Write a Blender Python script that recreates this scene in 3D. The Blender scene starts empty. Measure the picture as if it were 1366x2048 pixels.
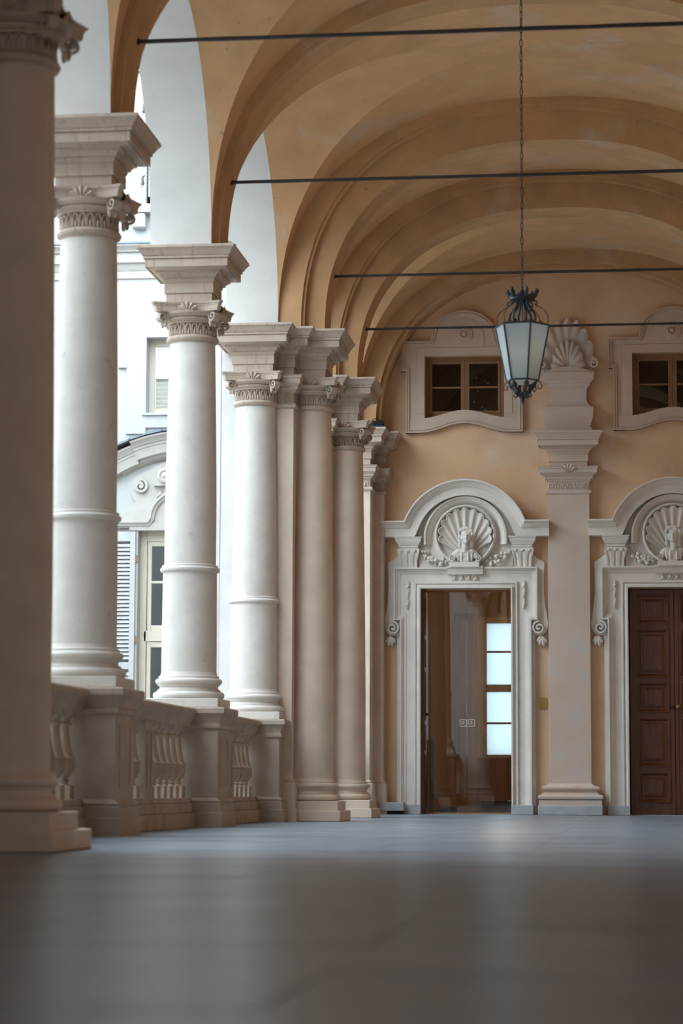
import bpy, bmesh, math, random
from mathutils import Vector, Matrix
random.seed(7)
PI = math.pi
SC = bpy.context.scene
COL = SC.collection

# ------------------------------------------------------------------ camera, sky, light, exposure
cam_d = bpy.data.cameras.new('camera'); cam = bpy.data.objects.new('camera', cam_d); COL.objects.link(cam)
cam_d.sensor_fit = 'VERTICAL'; cam_d.sensor_height = 36.0; cam_d.sensor_width = 24.0; cam_d.lens = 85.0
cam_d.clip_end = 500
YAW, PITCH, ROLL, CAMH = 0.1211, 0.1138, 0.0042, 0.427
f_ = Vector((-math.sin(YAW)*math.cos(PITCH), math.cos(YAW)*math.cos(PITCH), math.sin(PITCH)))
r_ = Vector((math.cos(YAW), math.sin(YAW), 0)); u_ = r_.cross(f_)
rr = r_*math.cos(ROLL)+u_*math.sin(ROLL); uu = -r_*math.sin(ROLL)+u_*math.cos(ROLL)
m = Matrix((rr, uu, -f_)).transposed().to_4x4(); m.translation = Vector((0, 0, CAMH))
cam.matrix_world = m
cam_d.dof.use_dof = True; cam_d.dof.focus_distance = 36.0; cam_d.dof.aperture_fstop = 2.0
SC.camera = cam

wd = bpy.data.worlds.new('overcast_sky'); SC.world = wd; wd.use_nodes = True
bg = wd.node_tree.nodes['Background']
bg.inputs[0].default_value = (0.72, 0.87, 1.0, 1); bg.inputs[1].default_value = 5.5
SC.view_settings.view_transform = 'Standard'; SC.view_settings.look = 'None'
SC.view_settings.exposure = 0.54; SC.view_settings.gamma = 1.0; SC.view_settings.use_curve_mapping = False

def portal(name, loc, rot, sx, sy):
    l = bpy.data.lights.new(name, 'AREA'); l.shape = 'RECTANGLE'; l.size = sx; l.size_y = sy
    l.cycles.is_portal = True
    o = bpy.data.objects.new(name, l); o.location = loc; o.rotation_euler = rot; COL.objects.link(o)
portal('daylight_portal', (-5.45, 28.3, 4.6), (0, -PI/2, 0), 9.2, 25)
portal('lunette_portal', (-1.09, -7.2, 7.2), (PI/2, 0, 0), 5.8, 3.6)

# ------------------------------------------------------------------ materials
def mat(name, col, rough=.8, var=.12, scale=3.0, spots=0.0, spotcol=(.1, .07, .05), streak=0.0, streakcol=(.2, .15, .11),
        bump=.15, bscale=40, col2=None, patch=0.0, metallic=0.0, stretch=(1, 1, 1), spotscale=9, patchscale=.9):
    M = bpy.data.materials.new(name); M.use_nodes = True
    nt = M.node_tree; N = nt.nodes; L = nt.links
    b = N['Principled BSDF']; b.inputs['Roughness'].default_value = rough; b.inputs['Metallic'].default_value = metallic
    geo = N.new('ShaderNodeNewGeometry')
    mp = N.new('ShaderNodeVectorMath'); mp.operation = 'MULTIPLY'; mp.inputs[1].default_value = stretch
    L.new(geo.outputs['Position'], mp.inputs[0])
    def noise(sc, det=4, vec=None, ro=.55):
        n = N.new('ShaderNodeTexNoise'); n.inputs['Scale'].default_value = sc; n.inputs['Detail'].default_value = det
        n.inputs['Roughness'].default_value = ro
        L.new(vec or mp.outputs[0], n.inputs['Vector']); return n.outputs['Fac']
    def ramp(fac, a, c):
        r = N.new('ShaderNodeMapRange'); r.inputs[1].default_value = a; r.inputs[2].default_value = c
        L.new(fac, r.inputs[0]); return r.outputs[0]
    def mix(fac, A, B):
        x = N.new('ShaderNodeMix'); x.data_type = 'RGBA'
        for i, v in ((0, fac), (6, A), (7, B)):
            if isinstance(v, (tuple, list)): x.inputs[i].default_value = (*v, 1)
            elif isinstance(v, float): x.inputs[i].default_value = v
            else: L.new(v, x.inputs[i])
        return x.outputs[2]
    d = tuple(max(0, c*(1-var)) for c in col); e = tuple(min(1, c*(1+var)) for c in col)
    c = mix(ramp(noise(scale, 6), .3, .7), d, e)
    if col2:
        c = mix(ramp(noise(patchscale, 5, ro=.65), .5-.22*patch+.1, .62+.1), c, tuple(col2))
    if spots:
        c = mix(ramp(noise(spotscale, 5, ro=.7), .66-.1*spots, .74), c, tuple(spotcol))
    if streak:
        v = N.new('ShaderNodeVectorMath'); v.operation = 'MULTIPLY'; v.inputs[1].default_value = (14, 14, 1.3)
        L.new(geo.outputs['Position'], v.inputs[0])
        k = ramp(noise(1.6, 3, v.outputs[0]), .56, .78)
        mu = N.new('ShaderNodeMath'); mu.operation = 'MULTIPLY'; mu.inputs[1].default_value = streak; L.new(k, mu.inputs[0])
        c = mix(mu.outputs[0], c, tuple(streakcol))
    L.new(c, b.inputs['Base Color'])
    if bump:
        bp = N.new('ShaderNodeBump'); bp.inputs['Strength'].default_value = bump; bp.inputs['Distance'].default_value = .02
        L.new(noise(bscale, 5), bp.inputs['Height']); L.new(bp.outputs[0], b.inputs['Normal'])
    return M
M = {}
M['vault'] = mat('vault_plaster', (0.62, 0.365, 0.185), .9, .10, 2.2, spots=.25, spotcol=(.30, .17, .09), col2=(.60, .47, .36), patch=.25, bump=.12)
M['rib'] = mat('rib_plaster', (0.52, 0.3, 0.145), .9, .12, 2.6, spots=.2, spotcol=(.28, .15, .07), col2=(.55, .40, .28), patch=.2, bump=.12)
M['wall'] = mat('end_wall_plaster', (0.69, 0.44, 0.265), .9, .12, 1.3, col2=(.72, .55, .42), patch=.45, bump=.15, patchscale=.7)
M['white'] = mat('white_plaster', (0.63, 0.6, 0.565), .85, .06, 2.5, bump=.1, col2=(.66, .62, .57), patch=.2)
M['stone'] = mat('pale_column_stone', (0.64, 0.585, 0.525), .7, .07, 4, spots=.28, spotcol=(.42, .41, .41), streak=.18, streakcol=(.52, .45, .39), bump=.2, bscale=60, spotscale=5)
M['warm'] = mat('warm_column_plaster', (0.66, 0.52, 0.41), .8, .09, 2.6, col2=(.60, .45, .34), patch=.3, bump=.15)
M['entab'] = mat('cornice_stone', (0.5, 0.39, 0.305), .8, .08, 4, streak=.75, streakcol=(.27, .20, .15), bump=.25, bscale=50)
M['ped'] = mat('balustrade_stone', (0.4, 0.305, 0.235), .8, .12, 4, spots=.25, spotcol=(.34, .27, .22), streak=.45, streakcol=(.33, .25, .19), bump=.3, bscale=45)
M['portal'] = mat('portal_stucco', (0.74, 0.67, 0.6), .8, .07, 3, streak=.12, streakcol=(.5, .4, .32), bump=.15)
M['surround'] = mat('window_surround_stucco', (0.58, 0.435, 0.335), .85, .07, 3, bump=.12)
M['pilaster'] = mat('pilaster_stucco', (0.63, 0.48, 0.38), .85, .08, 1.6, col2=(.52, .49, .47), patch=.5, bump=.15, patchscale=1.6)
M['grey'] = mat('grey_base_stone', (.42, .43, .44), .75, .12, 6, bump=.2)
M['facade'] = mat('court_white_plaster', (0.42, 0.41, 0.39), .9, .03, 1.5, bump=.05)
M['facade_stone'] = mat('court_trim_stone', (0.42, 0.385, 0.34), .85, .06, 5, streak=.25, streakcol=(.6, .52, .44), bump=.1)
M['slate'] = mat('slate_capping', (.16, .19, .23), .6, .2, 9)
M['slab'] = mat('paving_stone', (.20, .235, .27), .30, .18, 1.1, spots=.15, spotcol=(.13, .15, .17), bump=.10, bscale=14, col2=(.28, .31, .34), patch=.4)
M['slab'].node_tree.nodes['Principled BSDF'].inputs['IOR'].default_value = 1.2
M['joint'] = mat('paving_joint', (.14, .15, .16), .8, .1, 6)
M['ground'] = mat('court_ground', (.55, .53, .50), .9, .1, 2)
M['iron'] = mat('wrought_iron', (.035, .03, .028), .6, .3, 20, bump=.3, metallic=.2)
M['lantern'] = mat('lantern_blue_black_iron', (.035, .042, .052), .45, .25, 30, bump=.2, metallic=.5)
M['door'] = mat('dark_walnut', (.125, .036, .013), .38, .35, 5, bump=.12, bscale=20, stretch=(6, 6, .6))
M['casement'] = mat('brown_window_wood', (0.27, 0.13, 0.05), .5, .15, 6, stretch=(5, 5, .8))
M['cream'] = mat('cream_window_paint', (0.55, 0.49, 0.38), .5, .05, 6)
M['shutter'] = mat('grey_shutter_paint', (0.4, 0.395, 0.38), .6, .06, 8)
M['brass'] = mat('brass_plate', (.42, .24, .07), .45, .1, 10, metallic=.6)
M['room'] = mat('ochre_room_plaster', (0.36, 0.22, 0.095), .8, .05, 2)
M['roomfloor'] = mat('room_floor', (.20, .12, .06), .4, .1, 3)
M['wains'] = mat('wood_wainscot', (.26, .13, .05), .5, .15, 4, stretch=(4, 4, .6))
M['black'] = mat('black_plastic', (.012, .012, .012), .5, .1, 8)
M['teal'] = mat('teal_paint', (.02, .10, .13), .5, .1, 8)
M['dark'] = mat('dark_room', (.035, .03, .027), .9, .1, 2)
M['paper'] = mat('pale_paper', (.6, .55, .46), .8, .05, 6)
M['blind'] = mat('cream_blind', (.72, .68, .56), .8, .04, 6)

def glassmat(name, tint=(1, 1, 1), rough=0.0, refl=1.0):
    g = bpy.data.materials.new(name); g.use_nodes = True; nt = g.node_tree; N = nt.nodes; L = nt.links
    N.remove(N['Principled BSDF']); out = N['Material Output']
    t = N.new('ShaderNodeBsdfTransparent'); t.inputs[0].default_value = (*tint, 1)
    gl = N.new('ShaderNodeBsdfGlossy'); gl.inputs['Roughness'].default_value = rough
    fr = N.new('ShaderNodeFresnel'); fr.inputs[0].default_value = 1.5
    mu = N.new('ShaderNodeMath'); mu.operation = 'MULTIPLY'; mu.inputs[1].default_value = refl; mu.use_clamp = True
    L.new(fr.outputs[0], mu.inputs[0])
    mx = N.new('ShaderNodeMixShader'); L.new(mu.outputs[0], mx.inputs[0]); L.new(t.outputs[0], mx.inputs[1]); L.new(gl.outputs[0], mx.inputs[2])
    L.new(mx.outputs[0], out.inputs[0]); return g
M['glass'] = glassmat('clear_glass', (.95, .96, .95), 0, 1.6)
M['paneglass'] = glassmat('dark_window_glass', (.75, .78, .8), 0, 1.8)
def frosted():
    g = bpy.data.materials.new('frosted_lantern_glass'); g.use_nodes = True; nt = g.node_tree; N = nt.nodes; L = nt.links
    b = N['Principled BSDF']; out = N['Material Output']
    b.inputs['Base Color'].default_value = (.62, .68, .70, 1); b.inputs['Roughness'].default_value = .45
    tl = N.new('ShaderNodeBsdfTranslucent'); tl.inputs[0].default_value = (.70, .76, .78, 1)
    mx = N.new('ShaderNodeMixShader'); mx.inputs[0].default_value = .55
    L.new(b.outputs[0], mx.inputs[1]); L.new(tl.outputs[0], mx.inputs[2]); L.new(mx.outputs[0], out.inputs[0]); return g
M['frost'] = frosted()
def emis(name, col, s):
    g = bpy.data.materials.new(name); g.use_nodes = True; b = g.node_tree.nodes['Principled BSDF']
    b.inputs['Base Color'].default_value = (*col, 1); b.inputs['Emission Color'].default_value = (*col, 1); b.inputs['Emission Strength'].default_value = s
    return g
M['bulb'] = emis('glowing_bulb', (1, .72, .42), 6)

# ------------------------------------------------------------------ mesh helpers
class MB:
    def __init__(s): s.v = []; s.f = []
    def add(s, vs, fs):
        o = len(s.v); s.v += [tuple(p) for p in vs]; s.f += [tuple(i+o for i in q) for q in fs]; return s
    def box(s, x0, x1, y0, y1, z0, z1):
        return s.add([(x0,y0,z0),(x1,y0,z0),(x1,y1,z0),(x0,y1,z0),(x0,y0,z1),(x1,y0,z1),(x1,y1,z1),(x0,y1,z1)],
                     [(3,2,1,0),(4,5,6,7),(0,1,5,4),(1,2,6,5),(2,3,7,6),(3,0,4,7)])
    def rect(s, prof, x0, x1, y0, y1):          # moulding profile [(off,z)] bottom to top round a rectangle
        vs = []; fs = []
        for o, z in prof: vs += [(x0-o,y0-o,z),(x1+o,y0-o,z),(x1+o,y1+o,z),(x0-o,y1+o,z)]
        for i in range(len(prof)-1):
            for k in range(4):
                a = 4*i+k; b = 4*i+(k+1) % 4; fs.append((a, b, b+4, a+4))
        n = 4*(len(prof)-1); fs += [(3,2,1,0), (n,n+1,n+2,n+3)]
        return s.add(vs, fs)
    def lathe(s, prof, seg=40, cx=0, cy=0, cap=True, ang=None):
        vs = []; fs = []
        for r, z in prof:
            for k in range(seg):
                a = 2*PI*k/seg; vs.append((cx+r*math.cos(a), cy+r*math.sin(a), z))
        for i in range(len(prof)-1):
            for k in range(seg):
                a = i*seg+k; b = i*seg+(k+1) % seg; fs.append((a, b, b+seg, a+seg))
        if cap:
            fs.append(tuple(reversed(range(seg)))); n = (len(prof)-1)*seg; fs.append(tuple(range(n, n+seg)))
        return s.add(vs, fs)
    def prism(s, poly, y0, y1):                 # polygon in (x,z), extruded y0 (front) to y1 (back)
        n = len(poly); vs = [(x, y0, z) for x, z in poly]+[(x, y1, z) for x, z in poly]
        A = sum(poly[i][0]*poly[(i+1) % n][1]-poly[(i+1) % n][0]*poly[i][1] for i in range(n))
        fr = tuple(range(n)); bk = tuple(range(2*n-1, n-1, -1))
        sd = [(i, i+n, (i+1) % n+n, (i+1) % n) for i in range(n)]
        if A < 0: fr = fr[::-1]; bk = bk[::-1]; sd = [q[::-1] for q in sd]
        return s.add(vs, [fr, bk]+sd)
    def sweep(s, path, prof, yb, closed=False, caps=True):   # path in (x,z); prof [(n, d)]: n to the right of travel, d towards -y
        P = [Vector((p[0], p[1])) for p in path]; n = len(P); vs = []; fs = []; m = len(prof)
        for i in range(n):
            a = P[i-1] if (i > 0 or closed) else None; b = P[(i+1) % n] if (i < n-1 or closed) else None
            d1 = (P[i]-a).normalized() if a is not None else None; d2 = (b-P[i]).normalized() if b is not None else None
            if d1 is None: d1 = d2
            if d2 is None: d2 = d1
            n1 = Vector((d1.y, -d1.x)); n2 = Vector((d2.y, -d2.x)); mm = n1+n2
            mm = mm/max(.25, mm.dot(n1)) if mm.length > 1e-6 else n1
            for q, d in prof: vs.append((P[i].x+mm.x*q, yb-d, P[i].y+mm.y*q))
        for i in range(n if closed else n-1):
            j = (i+1) % n
            for k in range(m-1): fs.append((i*m+k, i*m+k+1, j*m+k+1, j*m+k))
        if caps and not closed: fs += [tuple(range(m))[::-1], tuple((n-1)*m+k for k in range(m))]
        return s.add(vs, fs)
    def tube(s, pts, r, seg=8, closed=False):
        P = [Vector(p) for p in pts]; n = len(P); vs = []; fs = []; up0 = None
        for i in range(n):
            a = P[i-1] if (i or closed) else P[i]; b = P[(i+1) % n] if (i < n-1 or closed) else P[i]
            t = (b-a).normalized()
            if up0 is None: up0 = t.orthogonal().normalized()
            up0 = (up0-t*up0.dot(t)).normalized(); w = t.cross(up0)
            R = r[i] if isinstance(r, (list, tuple)) else r
            for k in range(seg):
                q = 2*PI*k/seg; p = P[i]+(up0*math.cos(q)+w*math.sin(q))*R; vs.append(tuple(p))
        for i in range(n if closed else n-1):
            j = (i+1) % n
            for k in range(seg): fs.append((i*seg+k, i*seg+(k+1) % seg, j*seg+(k+1) % seg, j*seg+k))
        if not closed: fs += [tuple(range(seg))[::-1], tuple((n-1)*seg+k for k in range(seg))]
        return s.add(vs, fs)
    def ell(s, c, r, seg=10, rings=7, rot=None):
        vs = [(0, 0, -1)]; fs = []
        for i in range(1, rings):
            t = -PI/2+PI*i/rings
            for k in range(seg):
                a = 2*PI*k/seg; vs.append((math.cos(t)*math.cos(a), math.cos(t)*math.sin(a), math.sin(t)))
        vs.append((0, 0, 1)); e = len(vs)-1
        for k in range(seg):
            fs.append((0, 1+(k+1) % seg, 1+k)); b = 1+(rings-2)*seg; fs.append((b+k, b+(k+1) % seg, e))
        for i in range(rings-2):
            for k in range(seg):
                a = 1+i*seg+k; b = 1+i*seg+(k+1) % seg; fs.append((a, b, b+seg, a+seg))
        if not isinstance(r, (tuple, list)): r = (r, r, r)
        o = []
        for p in vs:
            q = Vector((p[0]*r[0], p[1]*r[1], p[2]*r[2]))
            if rot: q = rot @ q
            o.append(q+Vector(c))
        return s.add(o, fs)
    def grid(s, P, flip=False):                 # rows of points
        n = len(P); m = len(P[0]); vs = [p for r in P for p in r]; fs = []
        for i in range(n-1):
            for k in range(m-1):
                q = (i*m+k, i*m+k+1, (i+1)*m+k+1, (i+1)*m+k); fs.append(q[::-1] if flip else q)
        return s.add(vs, fs)
    def xf(s, fn): s.v = [tuple(fn(Vector(p))) for p in s.v]; return s
    def join(s, o, fn=None):
        return s.add([fn(Vector(p)) for p in o.v] if fn else o.v, o.f)

def mesh(name, mb, m, smooth=35, fix=True):
    me = bpy.data.meshes.new(name); me.from_pydata(mb.v, [], mb.f)
    if fix:
        b = bmesh.new(); b.from_mesh(me); bmesh.ops.recalc_face_normals(b, faces=b.faces); b.to_mesh(me); b.free()
    me.materials.append(M[m] if isinstance(m, str) else m)
    if smooth:
        me.polygons.foreach_set('use_smooth', [True]*len(me.polygons)); me.set_sharp_from_angle(angle=math.radians(smooth))
    me.update(); return me
def obj(name, mb, m=None, parent=None, smooth=35, fix=True, loc=None, bevel=0):
    me = mb if isinstance(mb, bpy.types.Mesh) else mesh(name, mb, m, smooth, fix)
    o = bpy.data.objects.new(name, me); COL.objects.link(o)
    if parent: o.parent = parent
    if loc: o.location = loc
    if bevel:
        b = o.modifiers.new('edge', 'BEVEL'); b.width = bevel; b.segments = 2; b.limit_method = 'ANGLE'; b.angle_limit = math.radians(40)
    return o
def tag(o, label=None, cat=None, group=None, kind=None):
    if label: o['label'] = label
    if cat: o['category'] = cat
    if group: o['group'] = group
    if kind: o['kind'] = kind
    return o
def thing(name, label, cat, loc=(0, 0, 0), group=None, kind='thing'):
    o = bpy.data.objects.new(name, None); o.empty_display_size = .2; COL.objects.link(o); o.location = loc
    return tag(o, label, cat, group, kind)
def struct(name, label, cat, mb=None, m=None, **k):
    if mb is None:
        return thing(name, label, cat, kind='structure')
    return tag(obj(name, mb, m, **k), label, cat, kind='structure')
def ctree(o, parent=None, loc=None):
    c = o.copy(); COL.objects.link(c); c.parent = parent
    if loc is not None: c.location = loc
    for ch in list(o.children): ctree(ch, c)
    return c
def spow(v, e): return math.copysign(abs(v)**e, v)
def arc(cx, zs, a, b, n=2.35, seg=56, t0=0., t1=PI):
    e = 2/n; o = []
    for i in range(seg+1):
        t = t0+(t1-t0)*i/seg; o.append((cx-a*spow(math.cos(t), e), zs+b*spow(abs(math.sin(t)), e)))
    return o
def spiral(cx, cz, r0, r1, turns, a0, cw=1, n=40):
    return [(cx+(r0+(r1-r0)*i/n)*math.cos(a0+cw*2*PI*turns*i/n), cz+(r0+(r1-r0)*i/n)*math.sin(a0+cw*2*PI*turns*i/n)) for i in range(n+1)]

# ------------------------------------------------------------------ key dimensions (metres)
CX = -1.09; ZS = 6.43; NE = 2.35; YE = 40.86
XI = -4.65; XO = -5.25          # arcade wall, gallery side and court side
AV, BV = 3.56, 3.09             # vault half span and rise
XR = CX+AV                      # inner face of the long wall opposite the arcade
RIBS = [(-6.6, -6.0), (-.9, -.38), (4.3, 4.82), (9.55, 10.1), (15.76, 16.38), (21.0, 21.52), (26.24, 26.76), (31.34, 31.96), (35.12, 35.74), (40.3, YE)]
BAYS = [(RIBS[i][1], RIBS[i+1][0]) for i in range(len(RIBS)-1)]

# ------------------------------------------------------------------ floor
floor = struct('floor', 'grey-blue polished stone paving of the gallery', 'floor', MB().box(XO-.15, XR+.4, -8, YE+.45, -.35, -.012), 'joint')
SX, SY = 1.125, .98
slabm = mesh('slab', MB().rect([(-.0015, -.012), (-.0015, -.001), (-.003, 0)], 0, SX, 0, SY), 'slab', 0)
nx = 7; ny = 43
for j in range(ny):
    off = (.5 if j % 2 else 0)*SX*.0
    for i in range(nx):
        x = XO+.02+i*SX+off; y = -1.2+j*SY
        o = obj('slab', slabm, parent=floor, loc=(x, y, random.uniform(-.0015, .0015)))
        o.rotation_euler = (random.uniform(-.0006, .0006), random.uniform(-.0006, .0006), 0)

# ------------------------------------------------------------------ vault
ceil = struct('ceiling', 'ochre plastered groin vault carried on broad transverse arches', 'vault')
def z1(u): return BV*max(0, 1-abs(u)**NE)**(1/NE)
def vault_bay(y0, y1):
    yc = (y0+y1)/2; hl = (y1-y0)/2; c0 = hl-.16
    bs = 2.45 if hl > 2 else 2.3
    us = [math.sin(PI/2*(i/36)) for i in range(-36, 37)]
    def B(u): return BV-(BV-bs)*abs(u)**2.35
    def cc(u): return hl+(c0-hl)*abs(u)**2
    def yg(u):
        if abs(u) >= .99999: return cc(u)
        r = z1(u)/B(u); return cc(u)*math.sqrt(max(0, 1-min(1, r)**2))
    mb = MB()
    side = []; bl = []; br = []
    for u in us:
        x = CX+AV*u; g = yg(u); row = []
        for k in range(25):
            y = g*math.sin(PI/2*(k-12)/12); row.append((x, yc+y, ZS+B(u)*math.sqrt(max(0, 1-(y/cc(u))**2)) if abs(u) < 1 else ZS+B(u)*math.sqrt(max(0, 1-(y/cc(u))**2))))
        side.append(row); z = ZS+z1(u)
        bl.append([(x, y0-.05+(yc-g-y0+.05)*k/6, z) for k in range(7)]); br.append([(x, yc+g+(y1+.05-yc-g)*k/6, z) for k in range(7)])
    mb.grid(side); mb.grid(bl); mb.grid(br)
    o = obj('vault_bay', mb, 'vault', ceil, 30, fix=False)
    return c0, bs, yc
def rib_solid(mb, a1, b1, a2, b2, y0, y1):
    p = arc(CX, ZS, a1, b1, NE); q = arc(CX, ZS, a2, b2, NE); n = len(p)
    mb.grid([[(x, y0, z) for x, z in q], [(x, y0, z) for x, z in p], [(x, y1, z) for x, z in p], [(x, y1, z) for x, z in q]])
side = {}
for k, (y0, y1) in enumerate(BAYS):
    side[k] = vault_bay(y0, y1)
for k, (y0, y1) in enumerate(RIBS):
    mb = MB()
    if k in (4, 7, 8):
        rib_solid(mb, 2.96, 2.54, 3.7, 3.3, y0, y1); rib_solid(mb, 3.22, 2.93, 3.7, 3.3, y0-.09, y1+.09)
        rib_solid(mb, 3.26, 2.99, 3.7, 3.3, y0-.13, y1+.13)
    elif k == 9:
        rib_solid(mb, 3.17, 2.80, 3.75, 3.35, y0+.12, y1); rib_solid(mb, 3.24, 2.86, 3.75, 3.35, y0, y1)
    else:
        rib_solid(mb, 3.49, 2.88, 3.7, 3.3, y0, y1); rib_solid(mb, 3.535, 2.98, 3.7, 3.3, y0-.05, y1+.05); rib_solid(mb, 3.515, 2.93, 3.7, 3.3, y0-.02, y1+.02)
    obj('transverse_arch', mb, 'rib', ceil, 30)

# ------------------------------------------------------------------ arcade wall on the court side
wl = struct('wall_left', 'white plastered round arches of the arcade towards the court', 'arcade')
ZT = 10.2
for k, (y0, y1) in enumerate(BAYS):
    if k < 4: continue
    c, b, yc = side[k]
    ya = (RIBS[k][0]+RIBS[k][1])/2; yb = (RIBS[k+1][0]+RIBS[k+1][1])/2
    if k == len(BAYS)-1: yb = YE
    p = [(yc-c*math.cos(PI*i/40), ZS+b*math.sin(PI*i/40)) for i in range(41)]
    mb = MB()
    for X in (XI, XO):
        mb.grid([[(X, y, z) for y, z in p], [(X, y, ZT) for y, z in p]])
        mb.add([(X, ya, ZS), (X, yc-c, ZS), (X, yc-c, ZT), (X, ya, ZT)], [(0, 1, 2, 3)])
        mb.add([(X, yb, ZS), (X, yc+c, ZS), (X, yc+c, ZT), (X, yb, ZT)], [(0, 1, 2, 3)])
    mb.grid([[(XI, y, z) for y, z in p], [(XO, y, z) for y, z in p]])
    for q0, q1 in ((ya, yc-c), (yc+c, yb)): mb.add([(XI, q0, ZS), (XI, q1, ZS), (XO, q1, ZS), (XO, q0, ZS)], [(0, 1, 2, 3)])
    obj('arch_spandrel', mb, 'white', wl, 40)
    # outer archivolt strip on the court face
    mb = MB(); P = [(yc-(c+.0)*math.cos(PI*i/40), ZS+(b+.0)*math.sin(PI*i/40)) for i in range(41)]
    Q = [(yc-(c+.2)*math.cos(PI*i/40), ZS+(b+.2)*math.sin(PI*i/40)) for i in range(41)]
    mb.grid([[(XO-.001, y, z) for y, z in P], [(XO-.09, y, z) for y, z in P], [(XO-.09, y, z) for y, z in Q], [(XO-.001, y, z) for y, z in Q]])
    obj('archivolt', mb, 'white', wl, 40)
mb = MB().box(XO, XI, -8, YE, ZT-.2, ZT+1.2); obj('parapet', mb, 'white', wl)
obj('solid_wall', MB().box(XO, XI, -8, 15.9, 0, ZT), 'wall', wl)
struct('wall_base', 'stone storey below the gallery floor on the court side', 'wall', MB().box(XO-.15, XO+.1, -8, YE+.4, -7, -.35), 'facade_stone')
struct('wall_right', 'ochre plastered long wall of the gallery opposite the arcade', 'wall', MB().box(XR, XR+.4, -8, YE+.4, 0, ZT+.9), 'vault')
struct('roof', 'roof slab above the gallery vault', 'roof', MB().box(XO, XR+.4, -8, YE+.4, ZT-.3, ZT+.1), 'white')
mb = MB(); p = arc(CX, ZS, 2.9, 2.5, NE); p = [(CX-2.9, 5.4)]+p+[(CX+2.9, 5.4)]
for Y in (-7.0, -7.5):
    mb.grid([[(x, Y, z) for x, z in p], [(x, Y, ZT) for x, z in p]])
    mb.add([(XO, Y, 0), (CX-2.9, Y, 0), (CX-2.9, Y, ZT), (XO, Y, ZT)], [(0, 1, 2, 3)]); mb.add([(XR+.4, Y, 0), (CX+2.9, Y, 0), (CX+2.9, Y, ZT), (XR+.4, Y, ZT)], [(0, 1, 2, 3)])
mb.grid([[(x, -7.0, z) for x, z in p+p[:1]], [(x, -7.5, z) for x, z in p+p[:1]]])
mb.box(CX-2.9, CX+2.9, -7.5, -7.0, 0, 5.4)
struct('wall_front', 'unseen plastered near end wall of the gallery, with an open lunette added for fill light', 'wall', mb, 'wall')  # lunette opening added behind the camera to let in frontal fill light

# ------------------------------------------------------------------ columns
ENT = [(0, 5.82), (0, 5.932), (.018, 5.936), (.018, 6.045), (.010, 6.05), (.022, 6.066), (.030, 6.085), (.030, 6.102), (.052, 6.104), (.058, 6.125), (.078, 6.148), (.102, 6.156), (.102, 6.176),
       (.178, 6.200), (.192, 6.222), (.194, 6.199), (.207, 6.197), (.207, 6.283), (.200, 6.287), (.224, 6.292), (.224, 6.312), (.218, 6.316), (.236, 6.328), (.252, 6.36), (.280, 6.395), (.286, 6.398), (.29, 6.402), (.29, 6.43)]
def entablature(parent, x0, x1, y0, y1, m='entab'):
    return obj('entablature', MB().rect(ENT, x0, x1, y0, y1), m, parent, 30, loc=None)
def scroll3(c, r, w, axis, turns=1.6, flip=1, a0=PI/2, th=.3):
    # volute: spiral ribbon of width w; axis = horizontal direction of its face normal (unit, xy); lies in the vertical plane normal to axis
    ax = Vector((axis[0], axis[1], 0)).normalized(); t = Vector((-ax.y, ax.x, 0))*flip
    sp = spiral(0, 0, r, r*.16, turns, a0, 1, 30); mb = MB()
    def P(u, v, d): q = Vector(c)+t*u+Vector((0, 0, v))+ax*d; return tuple(q)
    rows = []
    for i, (u, v) in enumerate(sp):
        l = math.hypot(u, v); k = max(0, (l-r*th*.9))/l if l else 0
        rows.append([P(u, v, -w/2), P(u, v, w/2), P(u*k, v*k, w/2), P(u*k, v*k, -w/2), P(u, v, -w/2)])
    mb.grid(rows); mb.add(rows[0][:4], [(0, 1, 2, 3)])
    e = MB().ell((0, 0, 0), (r*.28, r*.28, r*.28), 8, 5); mb.join(e, lambda p: Vector(c)+p+ax*0)
    return mb
def scallop(mb, c, R, depth, n=5, spread=1.2, tilt=0):
    # small fan shell facing -y, origin at c
    rows = []
    for i in range(n*6+1):
        th = -spread+2*spread*i/(n*6); ph = (i % 6)/6*2*PI; rid = .5-.5*math.cos(ph)
        row = []
        for k in range(6):
            q = k/5; r = R*q*(1-.10*(1-rid)*q); d = depth*(.35+.65*math.sin(q*PI*.62))*(.55+.45*rid)
            row.append((c[0]+r*math.sin(th), c[1]-d, c[2]+r*math.cos(th)))
        rows.append(row)
    mb.grid(rows); return mb
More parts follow.
